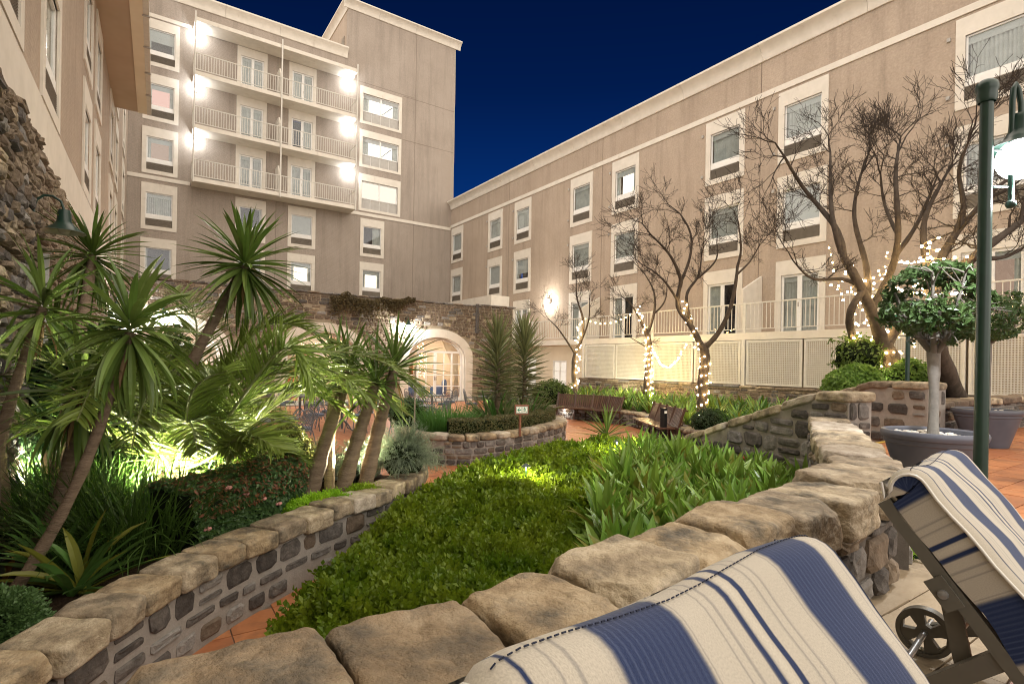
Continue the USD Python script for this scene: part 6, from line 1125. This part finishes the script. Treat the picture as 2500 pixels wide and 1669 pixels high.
def lounger(label, loc, rz, wd=0.74, hz=0.82, seed=0, shift=0.0, ang=53.0):
    """origin on the floor below the head's left corner; x along the head, the foot towards -y"""
    t = thing('sun_lounger', label, 'sun lounger', loc, rz, group=None); a = math.radians(ang); dn = np.array([0, -math.cos(a), -math.sin(a)]); nm = np.array([0, -math.sin(a), math.cos(a)]); th, Lb = 0.115, 0.60
    top = np.array([0, 0.0, hz]) ; pr = []   # (point) on the surface: round the head, down the back, along the seat
    c0 = top - nm * th
    for k in range(4): pr.append(c0 + dn * (0.30 - 0.1 * k))
    for q in np.linspace(-math.pi / 2, math.pi / 2, 11)[1:-1]: pr.append(top - nm * th / 2 + dn * 0.055 - dn * 0.055 * math.cos(q) + nm * (th / 2) * math.sin(q))
    for s_ in np.linspace(0.055, Lb, 12): pr.append(top + dn * s_ + nm * 0.012 * math.sin((s_ - 0.05) / (Lb - 0.05) * math.pi))
    seat = pr[-1]
    for s_ in np.linspace(0.08, 1.15, 9): pr.append(np.array([0, seat[1] - s_, seat[2] - 0.012]))
    pr = np.array(pr); n = len(pr); dl = np.concatenate([[0], np.cumsum(np.linalg.norm(np.diff(pr, axis=0), axis=1))])
    us = np.array([0, 0.012, 0.03, 0.07, 0.15, 0.27, 0.4, 0.5, 0.6, 0.73, 0.85, 0.93, 0.97, 0.988, 1.0]); T_ = np.gradient(pr, axis=0); T_ /= np.linalg.norm(T_, axis=1, keepdims=True); Nn = np.cross(np.array([1.0, 0, 0]), T_); sgn = np.sign((Nn[20] @ nm)); Nn *= sgn
    V, UVs = [], []; r = R(seed)
    for u in us:
        e = min(u, 1 - u); off = -0.020 * max(0, 1 - e / 0.05) ** 2 + 0.006 * math.sin(u * 9 + 1); w_ = 0.004 * np.sin(dl * 14 + u * 5 + seed) + 0.003 * np.sin(dl * 31 - u * 8)
        V.append(pr + np.array([u * wd, 0, 0]) + Nn * (off + w_)[:, None]); UVs.append(np.column_stack([np.full(n, (1 - u) * (1.0) + shift) % 1.0001, dl]))
    V = np.vstack(V); UVs = np.vstack(UVs); q = tri(np.array([[i * n + j, i * n + j + 1, (i + 1) * n + j + 1, (i + 1) * n + j] for i in range(len(us) - 1) for j in range(n - 1)]))
    cu = part(t, 'cushion', (V, q), W['stripe'], smooth=True, uv=UVs)
    for sx, i in ((0, 0), (1, len(us) - 1)):   # side panels, the same cloth turned across
        A = V[i * n:(i + 1) * n]; S = np.arange(4, n); out_ = A[S]; ctr = out_ - Nn[S] * 0.105 * np.array([1, 1, 1]); ctr[:9] = top - nm * th / 2 + dn * 0.06 + np.array([sx * wd, 0, 0]); ctr[:, 0] += (0.012 if sx else -0.012) * 0; K = len(S); v = np.vstack([out_, ctr]); f = tri(np.array([[j, j + 1, K + j + 1, K + j] for j in range(K - 1)])); uvp = np.column_stack([np.clip(np.concatenate([dl[S], dl[S]]) * 1.15 - 0.32, 0, 1), np.repeat([0, 0.1], K)]); part(cu, 'side_panel', (v, f), W['stripe'], smooth=True, uv=uvp)
        part(cu, 'piping', tube(A[3:] + Nn[3:] * 0.003 + np.array([0.004 if sx else -0.004, 0, 0]), 0.0045, 6), W['thread'] if sx else W['shade_in'], smooth=True)
    st = []                                      # stitched seam along the head
    k0 = 10
    sv = np.array([V[i * n + k0] + Nn[k0] * 0.002 for i in range(len(us))]); uu = np.arange(0.02, 0.98, 0.014)
    for a_ in uu: st.append(tube([np.array([np.interp(a_ + o_, us, sv[:, c]) for c in range(3)]) for o_ in (0, 0.008)], 0.0012, 4))
    part(cu, 'stitching', cat(st), W['thread'])
    back0 = top - nm * (th + 0.018) + dn * 0.05
    bar = lambda p, q_, w, h: tube([p, q_], [w, w], 4)
    def rbar(p, q_, w, h):                       # flat bar in the y-z plane, w wide in x
        p, q_ = np.asarray(p, float), np.asarray(q_, float); d = (q_ - p) / np.linalg.norm(q_ - p); m_ = np.cross(d, [1.0, 0, 0]); v = [P + np.array([sx, 0, 0]) + m_ * sy for P in (p, q_) for sx, sy in ((-w / 2, -h / 2), (w / 2, -h / 2), (w / 2, h / 2), (-w / 2, h / 2))]; return np.array(v), BF
    for x in (0.02, wd - 0.02):
        part(t, 'back_rail', rbar(back0 + [x, 0, 0], back0 + dn * (Lb + 0.12) + [x, 0, 0], 0.04, 0.036), W['frame_grey'])
        part(t, 'seat_rail', rbar((x, -0.32, 0.225), (x, -1.75, 0.225), 0.04, 0.045), W['frame_grey'])
        part(t, 'rear_leg', rbar((x, 0.075, 0.075), (x, -0.34, 0.46) if x < 0.1 else (x, -0.34, 0.25), 0.03, 0.05), W['frame_grey']); part(t, 'front_leg', rbar((x, -1.62, 0.21), (x, -1.7, 0.0), 0.035, 0.045), W['frame_grey'])
        part(t, 'back_strut', rbar(back0 + dn * 0.27 + nm * -0.02 + [x + 0.035, 0, 0], (x + 0.035, -0.115, 0.25), 0.012, 0.045), W['frame_grey'])
        part(t, 'hinge_plate', rbar(back0 + dn * 0.23 - nm * 0.02 + [x - 0.026, 0, 0], back0 + dn * 0.32 - nm * 0.02 + [x - 0.026, 0, 0], 0.008, 0.05), W['frame_grey']); part(t, 'bolt', xf(lathe([(0, 0), (0.014, 0), (0.012, 0.008), (0, 0.01)], 10), back0 + dn * 0.275 - nm * 0.022 + [x - 0.03, 0, 0], ry=-math.pi / 2), W['steel'])
        ring = Point(0, 0).buffer(0.088, 24).difference(unary_union([Polygon([(0.03 * math.cos(b - 0.3), 0.03 * math.sin(b - 0.3)), (0.068 * math.cos(b - 0.42), 0.068 * math.sin(b - 0.42)), (0.072 * math.cos(b), 0.072 * math.sin(b)), (0.068 * math.cos(b + 0.42), 0.068 * math.sin(b + 0.42)), (0.03 * math.cos(b + 0.3), 0.03 * math.sin(b + 0.3))]) for b in np.arange(0.4, 6.4, math.pi / 2)]))
        wv, wf = prism(ring, -0.014, 0.014); rv, rf = prism(Point(0, 0).buffer(0.092, 28).difference(Point(0, 0).buffer(0.076, 28)), -0.02, 0.02); xw = x + (0.075 if x < 0.3 else -0.075)
        wl = part(t, 'wheel', (np.column_stack([wv[:, 2] + xw, wv[:, 0] + 0.075, wv[:, 1] + 0.094]), wf), W['frame_grey']); part(wl, 'tyre', (np.column_stack([rv[:, 2] + xw, rv[:, 0] + 0.075, rv[:, 1] + 0.094]), rf), W['frame_grey'])
    part(t, 'axle', tube([(-0.05, 0.075, 0.094), (wd + 0.03, 0.075, 0.094)], 0.011, 10), W['steel'], smooth=50)
    for s_ in (0.06, 0.35, 0.62): part(t, 'cross_bar', tube([back0 + dn * s_ + [0.04, 0, 0], back0 + dn * s_ + [wd - 0.04, 0, 0]], 0.012, 8), W['frame_grey'], smooth=50)
    part(t, 'support_bar', tube([(wd - 0.1, -0.02, 0.13), (wd - 0.1, -0.18, 0.42)], 0.014, 8), W['steel'], smooth=50); part(t, 'cross_bar', tube([(0.02, -0.2, 0.33), (wd - 0.02, -0.2, 0.26)], 0.014, 8), W['frame_grey'], smooth=50)
    return t
lounger('striped sun lounger nearest the camera with its raised back filling the bottom right corner', (0.255, 0.405, 0.77), 0.10, 0.74, 0.835, 1, 0.0)
lounger('striped sun lounger with wheel and grey frame at the right, behind the nearest one', (1.88, 0.64, 0.77), 0.15, 0.74, 0.82, 2, 0.0)
lounger('striped sun lounger farther off at the right edge of the picture beyond the lamp post', (7.1, 1.28, 0.77), 0.15, 0.74, 0.6, 3, 0.0, 60.0)
t = thing('green_hose_rail', 'dark green bent metal bar lying on the paving beside the lounger', 'metal bar'); pts_ = [at(2212, 1352, 2.35), at(2250, 1362, 2.3), at(2320, 1378, 2.22), at(2355, 1378, 2.2), at(2362, 1362, 2.2)]
pts_ = [np.array([p[0], p[1], 0.79 + 0.03 * (i == 4)]) for i, p in enumerate([CAMP + (p - CAMP) * ((H - 0.79) / (H - p[2])) for p in pts_])]; part(t, 'bar', tube(catmull(pts_, 5), 0.011, 8), W['green_metal'], smooth=50); part(t, 'clip', cat([ico(0.013, pts_[k], 1) for k in (1, 2)]), W['grille'])
bush('weed', 'small green weed growing at the foot of the foreground wall', 'plant', (3.72, 1.30, 0.80), (0.05, 0.05, 0.03), 160, 0.03, W['cover'], 130)

# ---- patio tables and chairs
W['iron'] = mat('painted_iron', (0.10, 0.115, 0.135), (0.14, 0.155, 0.18), 20, 0.4, spec=0.5); W['pad'] = mat('seat_pad', (0.10, 0.13, 0.18), (0.14, 0.17, 0.23), 20, 0.9)
def make_table(label, loc, rz):
    t = thing('patio_table', label, 'table', loc, rz); oc = Point(0, 0).buffer(0.52, 2).buffer(0.0); part(t, 'rim', prisms(oc.difference(oc.buffer(-0.04)), 0.69, 0.725), W['iron'])
    bars = [sbox(-0.6, y - 0.009, 0.6, y + 0.009) for y in np.arange(-0.5, 0.51, 0.05)] + [sbox(x - 0.009, -0.6, x + 0.009, 0.6) for x in np.arange(-0.5, 0.51, 0.05)]; part(t, 'tabletop', prisms(unary_union(bars).intersection(oc.buffer(-0.038)), 0.705, 0.718), W['iron'])
    part(t, 'pedestal', lathe([(0.03, 0.05), (0.04, 0.15), (0.03, 0.3), (0.045, 0.5), (0.03, 0.66), (0.12, 0.7)], 12), W['iron'], smooth=40)
    for k in range(4):
        a = k * math.pi / 2 + 0.4; c = catmull([(0.03 * math.cos(a), 0.03 * math.sin(a), 0.3), (0.2 * math.cos(a), 0.2 * math.sin(a), 0.16), (0.28 * math.cos(a), 0.28 * math.sin(a), 0.05), (0.38 * math.cos(a), 0.38 * math.sin(a), 0.02)], 4); part(t, 'leg', tube(c, np.linspace(0.022, 0.018, len(c)), 6), W['iron'], smooth=True)
    return t
def make_chair(label):
    t = thing('patio_chair', label, 'chair', (0, 0, 0)); part(t, 'seat', lathe([(0, 0.42), (0.2, 0.42), (0.22, 0.435), (0.2, 0.45), (0, 0.45)], 18), W['iron'], smooth=40); part(t, 'seat_pad', lathe([(0, 0.452), (0.19, 0.455), (0.205, 0.475), (0.18, 0.495), (0, 0.50)], 18), W['pad'], smooth=40)
    for sx, sy in ((-0.17, -0.16), (0.17, -0.16), (-0.16, 0.17), (0.16, 0.17)): part(t, 'leg', tube(catmull([(sx * 0.9, sy * 0.9, 0.42), (sx * 1.1, sy * 1.1, 0.22), (sx * 1.25, sy * 1.3, 0.0)], 4), 0.011, 6), W['iron'], smooth=True)
    b = lambda u, z: (u * 0.42, 0.19 + 0.10 * (z - 0.45) / 0.45 - 0.05 * (u * 2) ** 2 * 0 - 0.08 * abs(u) ** 2, z)
    fr = [(-0.47, 0.45), (-0.5, 0.65), (-0.47, 0.82), (-0.3, 0.91), (0, 0.95), (0.3, 0.91), (0.47, 0.82), (0.5, 0.65), (0.47, 0.45)]; part(t, 'back_frame', tube(catmull([b(*q) for q in fr], 3), 0.012, 6), W['iron'], smooth=True)
    la = []
    for s_ in (1, -1):
        for o in np.arange(-0.9, 0.91, 0.3):
            p = [(u * 0.47, 0.48 + (u * s_ + 1 + o) / 2 * 0.42) for u in np.linspace(-1, 1, 9)]; p = [q for q in p if 0.47 < q[1] < 0.92 - 0.25 * (abs(q[0]) * 1.6) ** 3]
            if len(p) > 2: la.append(tube([b(*q) for q in p], 0.007, 4, False))
    part(t, 'back_lattice', cat(la), W['iron']); part(t, 'armrest', cat([tube(catmull([b(sx * 0.49, 0.66), (sx * 0.25, 0.0, 0.67), (sx * 0.22, -0.12, 0.62), (sx * 0.17, -0.15, 0.44)], 4), 0.012, 6) for sx in (-1, 1)]), W['iron'], smooth=True); return t
tabs = [((2.05, 11.2), 'nearest iron lattice table, seen through the palm fronds'), ((4.4, 14.4), 'iron lattice table behind the leftmost leaning trunk'), ((5.9, 13.2), 'iron lattice table behind the rightmost leaning trunk'), ((8.3, 17.0), 'iron lattice table nearest the right hand arch'), ((1.6, 15.2), 'iron lattice table deep in the shade of the palm'), ((9.9, 15.6), 'iron lattice table between the round planter and the right hand arch'), ((4.2, 18.2), 'iron lattice table farthest back before the middle arch')]
ch0 = None
for i, ((x, y), l_) in enumerate(tabs):
    make_table(l_, (x, y, 0.004), 0.3 * i)
    for k in range(4):
        a = k * math.pi / 2 + (0.45, 0.2, 0.7, 0.1, 0.5, 0.9, 0.3)[i]; p = (x + 0.72 * math.cos(a), y + 0.72 * math.sin(a), 0.006); lb2 = f"iron lattice back chair on the {('right', 'far', 'left', 'near')[k]} side of the {l_[5 if i else 8:].replace('lattice ', '', 1)}"; lb2 = ' '.join(lb2.split()[:16]).rstrip(',')
        if ch0 is None: ch0 = make_chair(lb2); place(ch0, p, a - math.pi / 2)
        else: dup(ch0, p, a - math.pi / 2, label=lb2, group='iron chairs round the patio tables')
tag(ch0, group='iron chairs round the patio tables')
t = thing('metal_stake', 'thin metal stake standing at the left end of the round planter', 'stake', (4.30, 9.55, 0.0)); part(t, 'rod', tube([(0, 0, 0), (0, 0, 1.75)], 0.014, 8), W['grille']); part(t, 'cap', ico(0.02, (0, 0, 1.76), 1), W['grille'])
